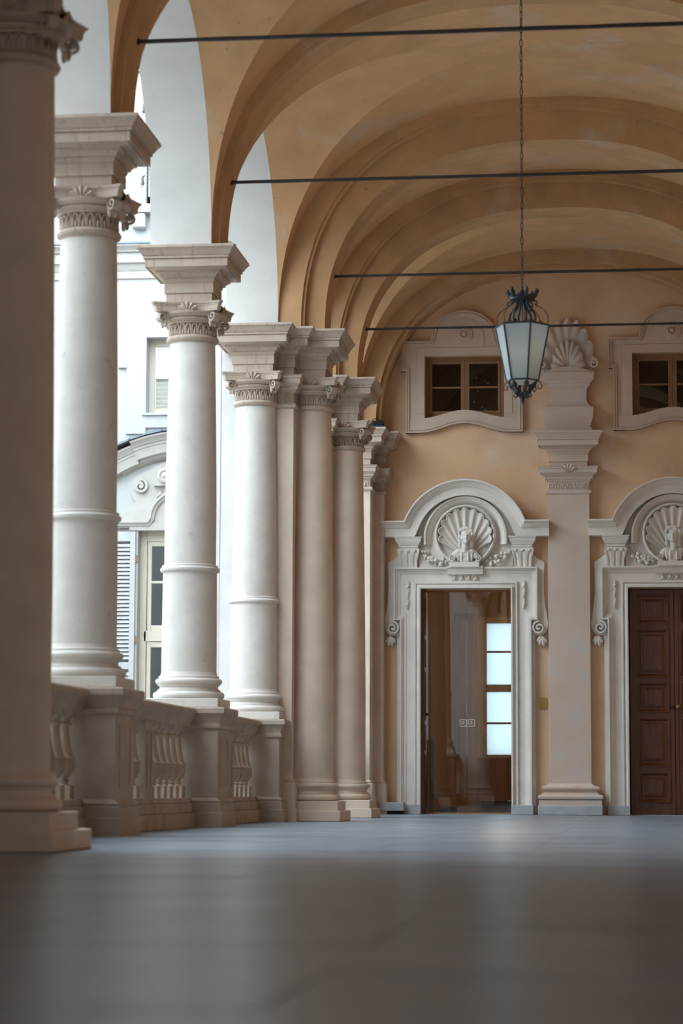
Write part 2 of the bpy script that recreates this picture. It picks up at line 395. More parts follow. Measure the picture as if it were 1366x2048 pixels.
def capital_parts(parent, zb=5.40):
    cap = obj('capital', MB().lathe([(.255, zb-.02), (.262, zb), (.288, zb+.012), (.298, zb+.035), (.288, zb+.058), (.264, zb+.07), (.246, zb+.075), (.248, zb+.197), (.285, zb+.2), (.288, zb+.215),
              (.30, zb+.22), (.325, zb+.24), (.33, zb+.255), (.315, zb+.262), (.335, zb+.27), (.375, zb+.295), (.385, zb+.318)], 56), 'entab', parent, 30)
    # necking of little round-headed flutes
    mb = MB(); n = 24; r = .252; A = 2*PI/n
    def q(a, rr_, z): return (rr_*math.cos(a), rr_*math.sin(a), z)
    for k in range(n):
        a = A*k; w = A*.40
        pts = [q(a-w, r+.012, zb+.072), q(a-w, r+.012, zb+.145), q(a-w*.8, r+.014, zb+.172), q(a-w*.4, r+.016, zb+.186), q(a, r+.017, zb+.190), q(a+w*.4, r+.016, zb+.186), q(a+w*.8, r+.014, zb+.172), q(a+w, r+.012, zb+.145), q(a+w, r+.012, zb+.072)]
        mb.tube(pts, .0085, 5)
        mb.tube([q(a, r+.008, zb+.072), q(a, r+.012, zb+.115), q(a, r+.009, zb+.135)], [.015, .013, .003], 6)
    obj('flute_band', mb, 'entab', cap, 40)
    # concave-sided abacus
    mb = MB()
    def out(h, cdep, cut):
        pts = []
        for q in range(4):
            A = q*PI/2; base = []
            for i in range(13):
                t = -1+2*i/12; base.append((t*(h-cut), -(h-cdep*(1-t*t))))
            for x, y in base: pts.append((x*math.cos(A)-y*math.sin(A), x*math.sin(A)+y*math.cos(A)))
        return pts
    zz = [(.375, zb+.315), (.378, zb+.33), (.385, zb+.375), (.392, zb+.38), (.392, zb+.392), (.405, zb+.40), (.412, zb+.42)]
    rings = [[(x, y, z) for x, y in out(h, .075, .035)] for h, z in zz]
    mb.grid([r+[r[0]] for r in rings]); n = len(rings[0]); mb.add(rings[0], [tuple(range(n))[::-1]]); mb.add(rings[-1], [tuple(range(n))])
    ab = obj('abacus', mb, 'entab', cap, 30)
    for q in range(4):
        A = q*PI/2
        mb = MB(); scallop(mb, (0, -.315, zb+.30), .125, .055, 5, 1.25)
        mb.ell((0, -.33, zb+.31), (.045, .03, .03), 8, 5); mb.add([(-.05, -.3, zb+.3), (.05, -.3, zb+.3), (.05, -.3, zb+.4), (-.05, -.3, zb+.4)], [(0, 1, 2, 3)])
        mb.xf(lambda p: Vector((p.x*math.cos(A)-p.y*math.sin(A), p.x*math.sin(A)+p.y*math.cos(A), p.z)))
        obj('shell', mb, 'entab', cap, 40)
        d = A+PI/4; c = (.425*math.cos(d), .425*math.sin(d), zb+.262)
        mb = scroll3(c, .078, .085, (math.cos(d+PI/2), math.sin(d+PI/2)), 1.6, -1, PI*.7, .24)
        for e in (-1, 0, 1): mb.ell((c[0]-.035*math.cos(d)+.03*e*math.sin(d), c[1]-.035*math.sin(d)-.03*e*math.cos(d), zb+.20-.012*abs(e)), (.022, .022, .05), 7, 5)
        obj('volute', mb, 'entab', cap, 40)
    return cap
def shaft_prof(z0, z1_, r0, r1, n=20):
    return [(r0+(r1-r0)*(max(0, (i/n-.22))/.78)**1.35, z0+(z1_-z0)*i/n) for i in range(n+1)]
def base_prof(z):
    o = [(.335, z)]
    def tor(R, rr_, zc, hh): return [(R-rr_+rr_*math.cos(t), zc+hh*math.sin(t)) for t in [(-PI/2+PI*i/10) for i in range(11)]]
    o += tor(.398, .05, z+.045, .045)+[(.352, z+.092), (.352, z+.104), (.335, z+.112), (.322, z+.13), (.328, z+.15), (.345, z+.156), (.345, z+.166)]
    o += tor(.372, .04, z+.20, .034)+[(.335, z+.236), (.335, z+.256), (.318, z+.265), (.307, z+.30)]
    return o
def outer_column(x, y, label):
    t = thing('stone_column', label, 'column', (x, y, 0))
    b = obj('base', MB().lathe(base_prof(1.395), 56), 'stone', t, 30)
    obj('plinth', MB().box(-.40, .40, -.40, .40, 1.302, 1.40), 'stone', b, bevel=.006)
    obj('lower_drum', MB().lathe(shaft_prof(1.66, 2.82, .307, .300), 56, cap=False), 'stone', t, 30)
    obj('ring_moulding', MB().lathe([(.29, 2.80), (.318, 2.81), (.332, 2.825), (.334, 2.845), (.322, 2.86), (.312, 2.865), (.312, 2.885), (.285, 2.895)], 56), 'stone', t, 30)
    obj('shaft', MB().lathe(shaft_prof(2.88, 5.40, .288, .255), 56, cap=False), 'stone', t, 30)
    capital_parts(t)
    entablature(t, -.26, .26, -.26, .26)
    return t
def move_label(o, loc, label):
    c = ctree(o, None, loc); c['label'] = label; return c
col1 = outer_column(-4.925, 21.26, 'white stone column nearest the foreground column, on the second pedestal of the balustrade')
col2 = move_label(col1, (-4.925, 26.5, 0), 'white stone column standing free in the middle of the balustrade')
col3 = move_label(col1, (-4.925, 31.09, 0), 'white stone column set against the pier at the far end of the balustrade')
def inner_column(x, y, L, label, m='warm'):
    t = thing('stone_column', label, 'column', (x, y, 0))
    b = obj('base', MB().lathe(base_prof(.262), 56), m, t, 30)
    obj('plinth', MB().box(-.42, .42, -.42, .42, .135, .262), m, b, bevel=.008)
    obj('plinth_block', MB().box(-.455, .455, -.455, .455+.25, 0, .14), m, b, bevel=.012)
    obj('shaft', MB().lathe(shaft_prof(.52, 5.40, .307, .256), 56, cap=False), m, t, 30)
    capital_parts(t)
    entablature(t, -.26, .215, -.31, .31)
    return t
col4 = inner_column(-4.25, 31.63, .62, 'tan column standing on the floor beside the plastered pier, mid gallery')
col5 = ctree(col4, None, (-4.25, 35.42, 0)); col5['label'] = 'tan column on the floor farthest down the gallery, half hidden by another column'
col0 = ctree(col4, None, (-4.25, 16.07, 0)); col0['label'] = 'large dark out-of-focus column in the near corner, cut off by the frame edge'
# piers behind the paired columns, with pilaster strips
PCAP = [(.0, 5.385), (.03, 5.40), (.04, 5.425), (.03, 5.45), (.0, 5.465), (0, 5.59), (.025, 5.60), (.03, 5.62), (.055, 5.635), (.065, 5.66), (.055, 5.668), (.085, 5.70), (.10, 5.715), (.10, 5.77), (.115, 5.785), (.115, 5.80), (.13, 5.82)]
PBAS = [(.08, .0), (.08, .17), (.055, .175), (.055, .50), (.02, .52), (.03, .54), (.0, .57)]
def flutes(mb, x0, x1, y, z, n):
    st = (x1-x0)/n
    for k in range(n):
        a = x0+st*(k+.5); w = st*.36
        mb.tube([(a-w, y, z), (a-w, y, z+.065), (a-w*.75, y, z+.09), (a, y, z+.105), (a+w*.75, y, z+.09), (a+w, y, z+.065), (a+w, y, z)], .009, 5)
        mb.tube([(a, y, z), (a, y-.004, z+.04), (a, y, z+.06)], [st*.17, st*.15, .004], 6)
def pilaster_strip(parent, x0, x1, y0, y1, ent=True, nfl=3, m='warm'):
    p = obj('pilaster', MB().box(x0, x1, y0, y1, 0, 5.39), m, parent)
    c = obj('capital', MB().rect(PCAP, x0, x1, y0, y1), 'entab', p, 30)
    mb = MB(); flutes(mb, x0+.01, x1-.01, y0-.004, 5.48, nfl); obj('flute_band', mb, 'entab', p, 40)
    obj('base', MB().rect(PBAS, x0, x1, y0, y1), m, p, 30)
    if ent: obj('entablature', MB().rect(ENT, x0, x1, y0, y1), 'entab', p, 30)
    return p
pier_c3 = thing('plaster_pier', 'plastered pier with a pilaster strip between the white column and the tan column', 'pier')
obj('core', MB().box(-5.75, -4.40, 31.42, 32.1, 0, 6.43), 'white', pier_c3)
pilaster_strip(pier_c3, -4.80, -4.43, 31.13, 31.45)
pier_c5 = thing('plaster_pier', 'plastered pier behind the farthest floor-standing tan column', 'pier')
obj('core', MB().box(-5.25, -4.40, 35.2, 35.9, 0, 6.43), 'white', pier_c5)
pilaster_strip(pier_c5, -4.80, -4.43, 34.9, 35.25)
pier_c0 = thing('plaster_pier', 'plastered pier behind the dark foreground column', 'pier')
obj('core', MB().box(-5.25, -4.40, 15.76, 16.3, 0, 6.43), 'white', pier_c0)
corner = thing('corner_pilasters', 'pair of stepped corner pilasters where the arcade meets the end wall', 'pilaster')
obj('core', MB().box(-5.25, -4.6, 40.15, YE, 0, 6.43), 'warm', corner)
pilaster_strip(corner, -4.72, -4.39, 40.05, YE, nfl=2)
pilaster_strip(corner, -4.42, -4.22, 40.55, YE, nfl=2)

wr = bpy.data.objects['wall_right']
for k in range(1, 9):
    a = .50 if k in (4, 7, 8) else .12
    pilaster_strip(wr, XR-a, XR+.02, RIBS[k][0], RIBS[k][1])
# ------------------------------------------------------------------ balustrade
PEDP = [(.065, 0), (.065, .155), (.045, .163), (.045, .255), (.03, .262), (.038, .285), (.02, .305), (0, .318), (0, 1.065), (.022, 1.072), (.03, 1.09), (.03, 1.115), (.018, 1.122), (.022, 1.15), (.045, 1.20), (.065, 1.222), (.08, 1.235), (.08, 1.285), (.07, 1.30)]
def pedestal(x, y, label, y1=.4):
    t = thing('column_pedestal', label, 'pedestal', (x, y, 0), 'pedestals of the balustrade')
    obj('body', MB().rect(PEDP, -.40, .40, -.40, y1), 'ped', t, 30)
    mb = MB()
    for (a, b, c, d) in ((-.24, .24, .42, .45), (-.24, .24, .95, .98), (-.24, -.21, .45, .95), (.21, .24, .45, .95)):
        mb.box(.398, .409, a, b, c, d)
    obj('panel_moulding', mb, 'ped', t)
    return t
pedestal(-4.925, 21.26, 'square stone pedestal under the white column nearest the foreground')
pedestal(-4.925, 26.5, 'square stone pedestal under the free-standing middle column')
pedestal(-4.925, 31.09, 'square stone pedestal against the pier under the far white column', .30)
RAIL = [(.0, 1.09), (.02, 1.10), (.02, 1.12), (.035, 1.15), (.055, 1.19), (.075, 1.215), (.085, 1.225), (.085, 1.27), (.075, 1.285)]
BALP = [(.072, .44), (.05, .455), (.045, .47), (.06, .485), (.045, .50), (.06, .52), (.092, .56), (.104, .60), (.106, .635), (.098, .66), (.108, .668), (.108, .682), (.088, .70), (.078, .74), (.066, .80), (.056, .88), (.052, .94), (.054, .955), (.074, .962), (.076, .98), (.056, .988), (.056, 1.0), (.075, 1.03), (.088, 1.05)]
balm = mesh('baluster', MB().lathe(BALP, 20).box(-.085, .085, -.085, .085, .318, .445).box(-.09, .09, -.09, .09, 1.045, 1.10), 'ped', 35)
def balustrade(y0, y1, label, post=True):
    t = thing('balustrade', label, 'balustrade', (-4.95, 0, 0), 'balustrade runs between the columns')
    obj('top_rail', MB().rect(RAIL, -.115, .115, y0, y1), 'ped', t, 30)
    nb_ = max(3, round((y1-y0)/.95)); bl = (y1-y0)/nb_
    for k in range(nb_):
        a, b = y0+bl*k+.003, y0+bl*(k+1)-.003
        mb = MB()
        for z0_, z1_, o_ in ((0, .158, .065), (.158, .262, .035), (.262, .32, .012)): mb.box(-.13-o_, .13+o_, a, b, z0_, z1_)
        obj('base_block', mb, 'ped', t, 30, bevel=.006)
    yc = (y0+y1)/2; w = .19
    segs = [(y0, yc-w), (yc+w, y1)] if post else [(y0, y1)]
    if post:
        p = obj('post', MB().box(-.115, .115, yc-w, yc+w, .318, 1.095), 'ped', t)
        obj('panel_moulding', MB().box(.114, .123, yc-.11, yc-.09, .42, 1.0).box(.114, .123, yc+.09, yc+.11, .42, 1.0).box(.114, .123, yc-.09, yc+.09, .42, .44).box(.114, .123, yc-.09, yc+.09, .98, 1.0), 'ped', p)
    for a, b in segs:
        n = max(2, round((b-a)/.335)); 
        for k in range(n):
            obj('baluster', balm, parent=t, loc=(0, a+(b-a)*(k+.5)/n, 0))
    for a, s in ((y0, 1), (y1, -1)):
        pass
    return t
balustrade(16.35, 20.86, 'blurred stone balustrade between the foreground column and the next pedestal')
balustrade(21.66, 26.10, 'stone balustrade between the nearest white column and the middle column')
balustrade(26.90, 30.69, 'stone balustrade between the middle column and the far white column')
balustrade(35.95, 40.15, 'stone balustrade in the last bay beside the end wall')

# ------------------------------------------------------------------ end wall
D1, D2 = -2.84, .655           # door axes
W1, W2 = -2.86, .675           # mezzanine window axes
DH, DW = 3.80, .765            # door opening
WZ0, WZ1, WW = 6.70, 7.81, .68
def wall_with(name, label, x0, x1, z0, z1_, y0, y1, holes, m):
    xs = sorted({x0, x1, *[h[0] for h in holes], *[h[1] for h in holes]}); mb = MB()
    for a, b in zip(xs, xs[1:]):
        hs = sorted([(h[2], h[3]) for h in holes if h[0] <= a+1e-6 and h[1] >= b-1e-6]); z = z0
        for p, q in hs:
            if p > z+1e-6: mb.box(a, b, y0, y1, z, p)
            z = q
        if z < z1_-1e-6: mb.box(a, b, y0, y1, z, z1_)
    return struct(name, label, 'wall', mb, m, smooth=0)
wall_with('wall_back', 'ochre plastered end wall of the gallery', XO, XR+.4, 0, ZT, YE, YE+.45,
          [(D1-DW, D1+DW, 0, DH), (D2-DW, D2+DW, 0, DH), (W1-WW, W1+WW, WZ0, WZ1), (W2-WW, W2+WW, WZ0, WZ1)], 'wall')

def bust(parent, cx, cz, yb, variant=0):
    mb = MB(); E = lambda x, y, z, r, s=10, g=7: mb.ell((cx+x, yb-y, cz+z), r, s, g)
    tw = .012 if variant == 0 else -.008
    E(tw, .17, .255, (.074, .088, .105), 14, 10); E(tw, .19, .205, (.060, .072, .07), 12, 8); E(tw*1.6, .245, .165, (.03, .03, .028))
    E(tw*2, .262, .245, (.014, .022, .034)); E(tw*2, .272, .222, (.017, .017, .013)); E(tw*1.8, .257, .192, (.026, .014, .008)); E(tw*1.8, .255, .178, (.022, .014, .008))
    for s in (-1, 1):
        E(tw*1.6+.03*s, .247, .275, (.026, .014, .008)); E(tw*1.5+.033*s, .242, .255, (.014, .01, .009)); E(tw+.04*s, .225, .215, (.028, .03, .028))
        E(.085*s, .105, .035, (.07, .055, .045)); E(.145*s, .085, -.01, (.045, .05, .06)); E(.045*s, .125, -.02, (.018, .05, .10)); E(.095*s, .11, -.03, (.016, .045, .085))
        E(tw+.078*s, .16, .245, (.014, .022, .03))
    E(0, .15, .11, (.048, .05, .08)); E(0, .10, -.01, (.12, .06, .075)); E(0, .09, -.08, (.09, .06, .07)); E(0, .15, .035, (.05, .03, .022))
    rnd = random.Random(3+variant)
    for k in range(46):
        a = rnd.uniform(-.25, PI+.25); t = rnd.uniform(-.15, 1.3)
        x = .088*math.cos(a)*math.cos(t*.6); z = .29+.085*math.sin(a)*.95-.03*(abs(math.cos(a))); y = .16+.07*math.sin(t)*(.4+.6*math.sin(max(0, a)))
        E(tw+x, y, z, rnd.uniform(.02, .03), 7, 5)
    for s in (-1, 1):
        for k in range(5): E(.085*s+tw, .16, .25-.035*k, .024, 7, 5)
    for k in range(30):
        a = rnd.uniform(0, PI); E(tw+.095*math.cos(a), .19+rnd.uniform(-.02, .04), .285+.085*math.sin(a), rnd.uniform(.018, .026), 7, 5)
    mb.xf(lambda p: Vector((cx+(p.x-cx)*1.22, yb+(p.y-yb)*1.1, cz-.1+(p.z-cz+.1)*1.16)))
    o = obj('bust', mb, 'portal', parent, 60, fix=False)
    r = o.modifiers.new('union', 'REMESH'); r.mode = 'VOXEL'; r.voxel_size = .0075; r.use_smooth_shade = True
    sm = o.modifiers.new('soften', 'SMOOTH'); sm.iterations = 2; sm.factor = .5
    return o
def garland(parent, x0, z0, x1, z1_, yb, sag, seed, n=34):
    rnd = random.Random(seed); mb = MB()
    for k in range(n):
        t = rnd.random(); w = .02+.075*math.sin(PI*t); x = x0+(x1-x0)*t+rnd.uniform(-.3, .3)*w; z = z0+(z1_-z0)*t-sag*math.sin(PI*t)+rnd.uniform(-1, 1)*w*.8
        r = rnd.uniform(.016, .034)*(.7+.5*math.sin(PI*t)); mb.ell((x, yb-.05-rnd.uniform(.01, .06)*math.sin(PI*t), z), (r, r, r*rnd.uniform(.8, 1.1)), 8, 6)
    for k in range(10):
        t = rnd.random(); x = x0+(x1-x0)*t; z = z0+(z1_-z0)*t-sag*math.sin(PI*t)
        a = rnd.uniform(0, 2*PI); mb.ell((x+.06*math.cos(a), yb-.05, z+.06*math.sin(a)), (.035, .012, .016), 7, 5, Matrix.Rotation(-a, 3, 'Y'))
    mb.tube([(x0+(x1-x0)*i/12, yb-.03, z0+(z1_-z0)*i/12-sag*math.sin(PI*i/12)) for i in range(13)], .022, 6)
    return obj('fruit_garland', mb, 'portal', parent, 60)
def niche_shell(parent, cx, zo, zc, R, yb, m='portal', lobes=11, dep=.0):
    rows = []; N = lobes*8; A0 = -1.92
    for i in range(N+1):
        th = A0+2*abs(A0)*i/N                     # boundary angle on the circle, 0 = up
        ph = (i % 8)/8*2*PI; rid = .5-.5*math.cos(ph); rb = R*(.90+.10*math.sqrt(max(0, rid)))
        bx, bz = rb*math.sin(th), zc+rb*math.cos(th); row = []
        for k in range(13):
            q = k/12; x = bx*q; z = zo+(bz-zo)*q
            d = .012+.085*q**2.2+(.055*rid-.012)*min(1, q*1.3)
            if k == 12: d += .02
            row.append((cx+x, yb-d, z))
        rows.append(row)
    mb = MB().grid(rows); 
    mb.tube([r[-1] for r in rows], .011, 6)
    return obj('scallop_shell', mb, m, parent, 50)

def door_surround(cx, label, variant=0):
    t = thing('door_surround', label, 'door surround', (cx, YE, 0), 'stucco portals of the end wall')
    y = 0
    for s in (-1, 1):
        mb = MB(); a, b = sorted((s*DW, s*1.10)); mb.box(a, b, -.06, 0, .15, 3.27); a, b = sorted((s*DW, s*1.2)); mb.box(a, b, -.06, 0, 3.27, DH)
        obj('jamb', mb, 'portal', t)
        a, b = sorted((s*(DW-.005), s*1.13)); obj('jamb_foot', MB().box(a, b, -.15, 0, 0, .16), 'grey', t, bevel=.006)
    obj('lintel', MB().box(-1.2, 1.2, -.06, 0, DH, 4.15), 'portal', t)
    inner = [(0, 0), (0, .12), (.026, .125), (.03, .098), (.055, .09), (.06, .075), (.08, .072), (.083, .10), (.105, .102), (.112, .08), (.118, .055)]
    mb = MB().sweep([(DW, .15), (DW, DH), (-DW, DH), (-DW, .15)], inner, 0); obj('inner_moulding', mb, 'portal', t, 30)
    outer = [(0, .0), (0, .155), (.026, .155), (.03, .118), (.052, .116), (.056, .092), (.085, .08), (.10, .076), (.103, .064), (.128, .058)]
    path = [(-1.11, .15), (-1.11, 3.26), (-1.215, 3.26), (-1.215, 4.155), (1.215, 4.155), (1.215, 3.26), (1.11, 3.26), (1.11, .15)]
    obj('outer_moulding', MB().sweep(path, outer, 0), 'portal', t, 30)
    # centre tablet with a row of pyramids
    obj('tablet', MB().sweep([(-.30, 4.17), (.30, 4.17)], [(0, 0), (0, .19), (.03, .19), (.05, .165), (.10, .15), (.135, .14), (.14, 0)], 0), 'portal', t, 30)
    for k in range(4):
        c = -.18+.12*k; mb = MB().add([(c-.058, -.07, 3.925), (c+.058, -.07, 3.925), (c, -.07, 4.03), (c, -.14, 3.965)], [(0, 1, 3), (1, 2, 3), (2, 0, 3), (0, 2, 1)])
        obj('pyramid', mb, 'portal', t, 0)
    obj('pyramid_ledge', MB().box(-.27, .27, -.10, 0, 3.905, 3.925), 'portal', t)
    # curved segmental hood
    R, z0 = 1.10, 4.533; hx = 1.026; a0 = math.acos(hx/R)
    ar = [(-R*math.cos(a0+(PI-2*a0)*i/44), z0+R*math.sin(a0+(PI-2*a0)*i/44)) for i in range(45)]
    hood = [(0, 0), (0, .38), (.024, .38), (.027, .365), (.036, .35), (.055, .315), (.082, .295), (.092, .293), (.094, .272), (.115, .270), (.118, .25), (.128, .243), (.235, .24), (.25, .245), (.26, .245), (.262, .20), (.262, 0)]
    obj('hood_cornice', MB().sweep([(-1.42, 4.93)]+ar+[(1.42, 4.93)], hood, 0), 'portal', t, 28)
    # tympanum
    tp = [(-.80, 4.15)]+[(x*.80, 4.533+(z-z0)*.80) for x, z in ar]+[(.80, 4.15)]
    obj('tympanum', MB().prism(tp, -.045, 0), 'portal', t, 0)
    ip = [(-.70, 4.54)]+[(-.70*math.cos(PI*i/36), 4.66+.70*math.sin(PI*i/36)) for i in range(37)]+[(.70, 4.54)]
    obj('inner_archivolt', MB().sweep(ip, [(-.02, .04), (0, .19), (.03, .19), (.034, .165), (.06, .15), (.09, .12), (.125, .05)], 0), 'portal', t, 28)
    ring = [(.505*math.cos(2*PI*i/64), 4.70+.505*math.sin(2*PI*i/64)) for i in range(64)]
    obj('niche_ring', MB().sweep(ring, [(-.045, .03), (-.04, .15), (-.015, .185), (.012, .165), (.018, .03)], 0, closed=True), 'portal', t, 40)
    niche_shell(t, 0, 4.34, 4.70, .455, -.045)
    obj('bust_block', MB().box(-.26, .24, -.22, 0, 4.15, 4.235), 'portal', t, bevel=.006)
    bust(t, 0, 4.36, -.05, variant)
    for s in (-1, 1):
        mb = scroll3((s*.215, -.15, 4.30), .062, .11, (0, -1), 1.7, -s, PI*.55); mb.tube([(s*.20, -.15, 4.36), (s*.13, -.15, 4.40), (s*.09, -.14, 4.44)], [.03, .034, .02], 8)
        obj('bust_scroll', mb, 'portal', t, 40)
        garland(t, s*.80, 4.50, s*.30, 4.27, -.04, .10, 11+s+variant*5)
        # console with three drops
        xc = s*.968; mb = MB(); prof = [(.10, 4.145), (.105, 4.19), (.115, 4.24), (.14, 4.30), (.165, 4.36), (.18, 4.42), (.17, 4.465), (.15, 4.485)]
        wid = [.150, .146, .145, .152, .17, .186, .184, .170]; nS = 12
        rows = []
        for (d, z), w in zip(prof, wid):
            row = [(xc-w, 0, z)]
            for k in range(nS+1):
                q = -1+2*k/nS; gro = .022 if (k % 4 == 2 and 4.17 < z < 4.43) else 0; row.append((xc+w*q, -(d-gro), z))
            row.append((xc+w, 0, z)); rows.append(row)
        mb.grid(rows); con = obj('console', mb, 'portal', t, 30)
        for k in range(3): obj('drop', MB().ell((xc-.112+.112*k, -.185, 4.435), .026, 10, 7), 'portal', con, 60)
        obj('console_cap', MB().rect([(-.02, 4.485), (.0, 4.495), (.0, 4.53), (.015, 4.535), (.02, 4.56), (.05, 4.60), (.055, 4.64), (.07, 4.655), (.07, 4.672)], xc-.165, xc+.165, -.17, .02), 'portal', t, 30)
        # husk drop on the jamb
        mb = MB(); rnd = random.Random(5)
        for k in range(15):
            z = 3.905-.0305*k; mb.ell((s*.985+rnd.uniform(-.012, .012), -.075, z), (.030-.0006*k, .035, .026), 7, 5, Matrix.Rotation(rnd.uniform(-.6, .6), 3, 'Y'))
        obj('husk_drop', mb, 'portal', t, 60)
        # side wing ending in a scroll and leaf
        pl = [(-1.16, 4.36), (-1.20, 4.32), (-1.27, 4.275), (-1.325, 4.25), (-1.335, 4.20), (-1.326, 4.10), (-1.322, 3.85), (-1.328, 3.65), (-1.345, 3.48), (-1.375, 3.34), (-1.392, 3.22), (-1.385, 3.12), (-1.35, 3.05), (-1.29, 3.01), (-1.22, 3.0), (-1.10, 3.02), (-1.10, 4.36)]
        obj('wing', MB().prism([(-s*x, z) for x, z in pl], -.055, 0), 'portal', t, 0, bevel=.01)
        mb = scroll3((s*1.235, -.085, 3.125), .125, .13, (0, -1), 1.8, s, PI*.5, .24)
        obj('wing_scroll', mb, 'portal', t, 40)
        mb = MB()
        for k, (a, l) in enumerate(((-.7, .11), (-.25, .15), (.2, .16), (.65, .12))):
            mb.ell((s*(1.28)+math.sin(a)*l*.55, -.055, 2.985-math.cos(a)*l*.5), (.036, .045, l*.62), 8, 6, Matrix.Rotation(-a, 3, 'Y'))
        obj('wing_leaf', mb, 'portal', t, 50)
        a, b = sorted((s*1.10, s*1.17)); obj('side_strip', MB().box(a, b, -.03, 0, .15, 3.02), 'portal', t)
    return t
door_surround(D1, 'carved stucco portal with shell and bust round the open glazed doorway', 0)
door_surround(D2, 'carved stucco portal with shell and bust round the dark wooden door, cut by the frame', 1)

def window_surround(cx, label):
    t = thing('window_surround', label, 'window surround', (cx, YE, 0), 'stucco frames of the mezzanine windows')
    def sill(x, zc, ze): return ze+(zc-ze)*(.5+.5*math.cos(PI*min(1, abs(x)/.75)))
    n = 20
    bot = [(-1.0+2.0*i/n, sill(-1.0+2.0*i/n, 6.63, 6.47)) for i in range(n+1)]
    tp = [(.56*math.cos(PI*i/28), 8.09+.49*math.sin(PI*i/28)) for i in range(29)]
    out = [(1.0, 7.54), (1.085, 7.54), (1.085, 8.06), (.58, 8.06)]+tp+[(-.58, 8.06), (-1.085, 8.06), (-1.085, 7.54), (-1.0, 7.54)]
    for s in (-1, 1):
        a, b = sorted((s*WW, s*1.0)); obj('jamb', MB().box(a, b, -.06, 0, 6.5, 7.54), 'surround', t)
        a, b = sorted((s*(WW+.01), s*1.08)); obj('ear', MB().box(a, b, -.06, 0, 7.54, 8.06), 'surround', t)
    obj('head', MB().prism([(-WW-.01, WZ1), (WW+.01, WZ1), (WW+.01, 8.06), (.58, 8.06)]+tp+[(-.58, 8.06), (-WW-.01, 8.06)], -.06, 0), 'surround', t, 0)
    top = [(x, sill(x, 6.86, 6.72)) for x, _ in bot]
    mb = MB().prism(bot+top[::-1], -.075, .0); obj('sill', mb, 'surround', t, 0)
    pth = bot[::-1][:0]+[(-1.0, bot[0][1])]+[(-1.0, 7.54), (-1.085, 7.54), (-1.085, 8.06), (-.575, 8.06)]+tp[::-1]+[(.575, 8.06), (1.085, 8.06), (1.085, 7.54), (1.0, 7.54)]+bot[::-1][:-1]
    pr = [(0, 0), (0, .105), (.02, .105), (.024, .085), (.04, .085), (.044, .10), (.06, .095), (.07, .06)]
    obj('outer_moulding', MB().sweep(pth, pr, 0, closed=True), 'surround', t, 30)
    obj('inner_moulding', MB().sweep([(-.83, 6.80), (-.83, 7.95), (.83, 7.95), (.83, 6.80)], [(0, .06), (.01, .072), (.15, .072), (.15, .0)], 0), 'surround', t, 30)
    ap = [(-.34, 7.95)]+[(-.34*math.cos(PI*i/20), 8.10+.34*math.sin(PI*i/20)) for i in range(21)]+[(.34, 7.95)]
    obj('head_panel', MB().prism(ap, -.072, -.05), 'surround', t, 0)
    rp = [(.0, .02), (.0, .11), (.02, .115)]
    mb = MB(); pr2 = [(.15, .0), (.15, .02), (.135, .032), (.11, .03), (.095, .045), (.075, .05), (.07, .02), (.045, .012), (.04, .04), (.02, .055), (.0, .06)]
    vs = MB().lathe([(max(r, .001), d) for r, d in pr2], 28, cap=False).xf(lambda p: Vector((p.x, -.07-p.z, 8.17+p.y))); obj('roundel', vs, 'surround', t, 30)
    return t
window_surround(W1, 'stucco surround with roundel of the mezzanine window above the glazed doorway')
window_surround(W2, 'stucco surround with roundel of the mezzanine window cut by the frame edge')

def mezz_window(num, cx, label, extras):
    t = struct('window_%d' % num, label, 'window'); t.location = (cx, YE, 0)
    y0, y1 = .16, .22; mb = MB()
    for a, b, c, d in ((-WW, -WW+.07, WZ0, WZ1), (WW-.07, WW, WZ0, WZ1), (-WW+.07, WW-.07, WZ1-.07, WZ1), (-WW+.07, WW-.07, WZ0+.0, WZ0+.13)): mb.box(a, b, y0, y1, c, d)
    obj('frame', mb, 'casement', t, bevel=.004)
    for s in (-1, 1):
        mb = MB(); a, b = (-WW+.07, -.03) if s < 0 else (.03, WW-.07)
        a2, b2 = sorted((s*.0, s*.075)); mb.box(a2+.002, b2-.002, y0-.015, y1-.01, WZ0+.13, WZ1-.07)
        mb.box(a+.0 if s < 0 else b-.045, a+.045 if s < 0 else b, y0-.01, y1-.01, WZ0+.13, WZ1-.07)
        mb.box(a, b, y0-.008, y1-.012, WZ1-.115, WZ1-.07); mb.box(a, b, y0-.008, y1-.012, WZ0+.13, WZ0+.175); zm = (WZ0+WZ1)/2+.03
        mb.box(a, b, y0-.004, y1-.015, zm-.015, zm+.015); sh = obj('sash', mb, 'casement', t, bevel=.003)
        obj('pane', MB().box(a+.03, b-.03, y0+.02, y0+.026, WZ0+.15, zm), 'paneglass', sh); obj('pane', MB().box(a+.03, b-.03, y0+.02, y0+.026, zm, WZ1-.09), 'paneglass', sh)
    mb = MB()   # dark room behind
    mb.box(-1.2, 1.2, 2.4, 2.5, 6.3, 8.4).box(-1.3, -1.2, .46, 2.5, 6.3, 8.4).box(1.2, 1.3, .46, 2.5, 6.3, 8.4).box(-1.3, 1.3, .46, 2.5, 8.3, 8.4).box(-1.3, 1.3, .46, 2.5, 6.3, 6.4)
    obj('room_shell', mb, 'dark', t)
    return t
w1 = mezz_window(1, W1, 'dark mezzanine casement window above the glazed doorway', 1)
w2 = mezz_window(2, W2, 'dark mezzanine casement window at the frame edge beside the shell', 0)
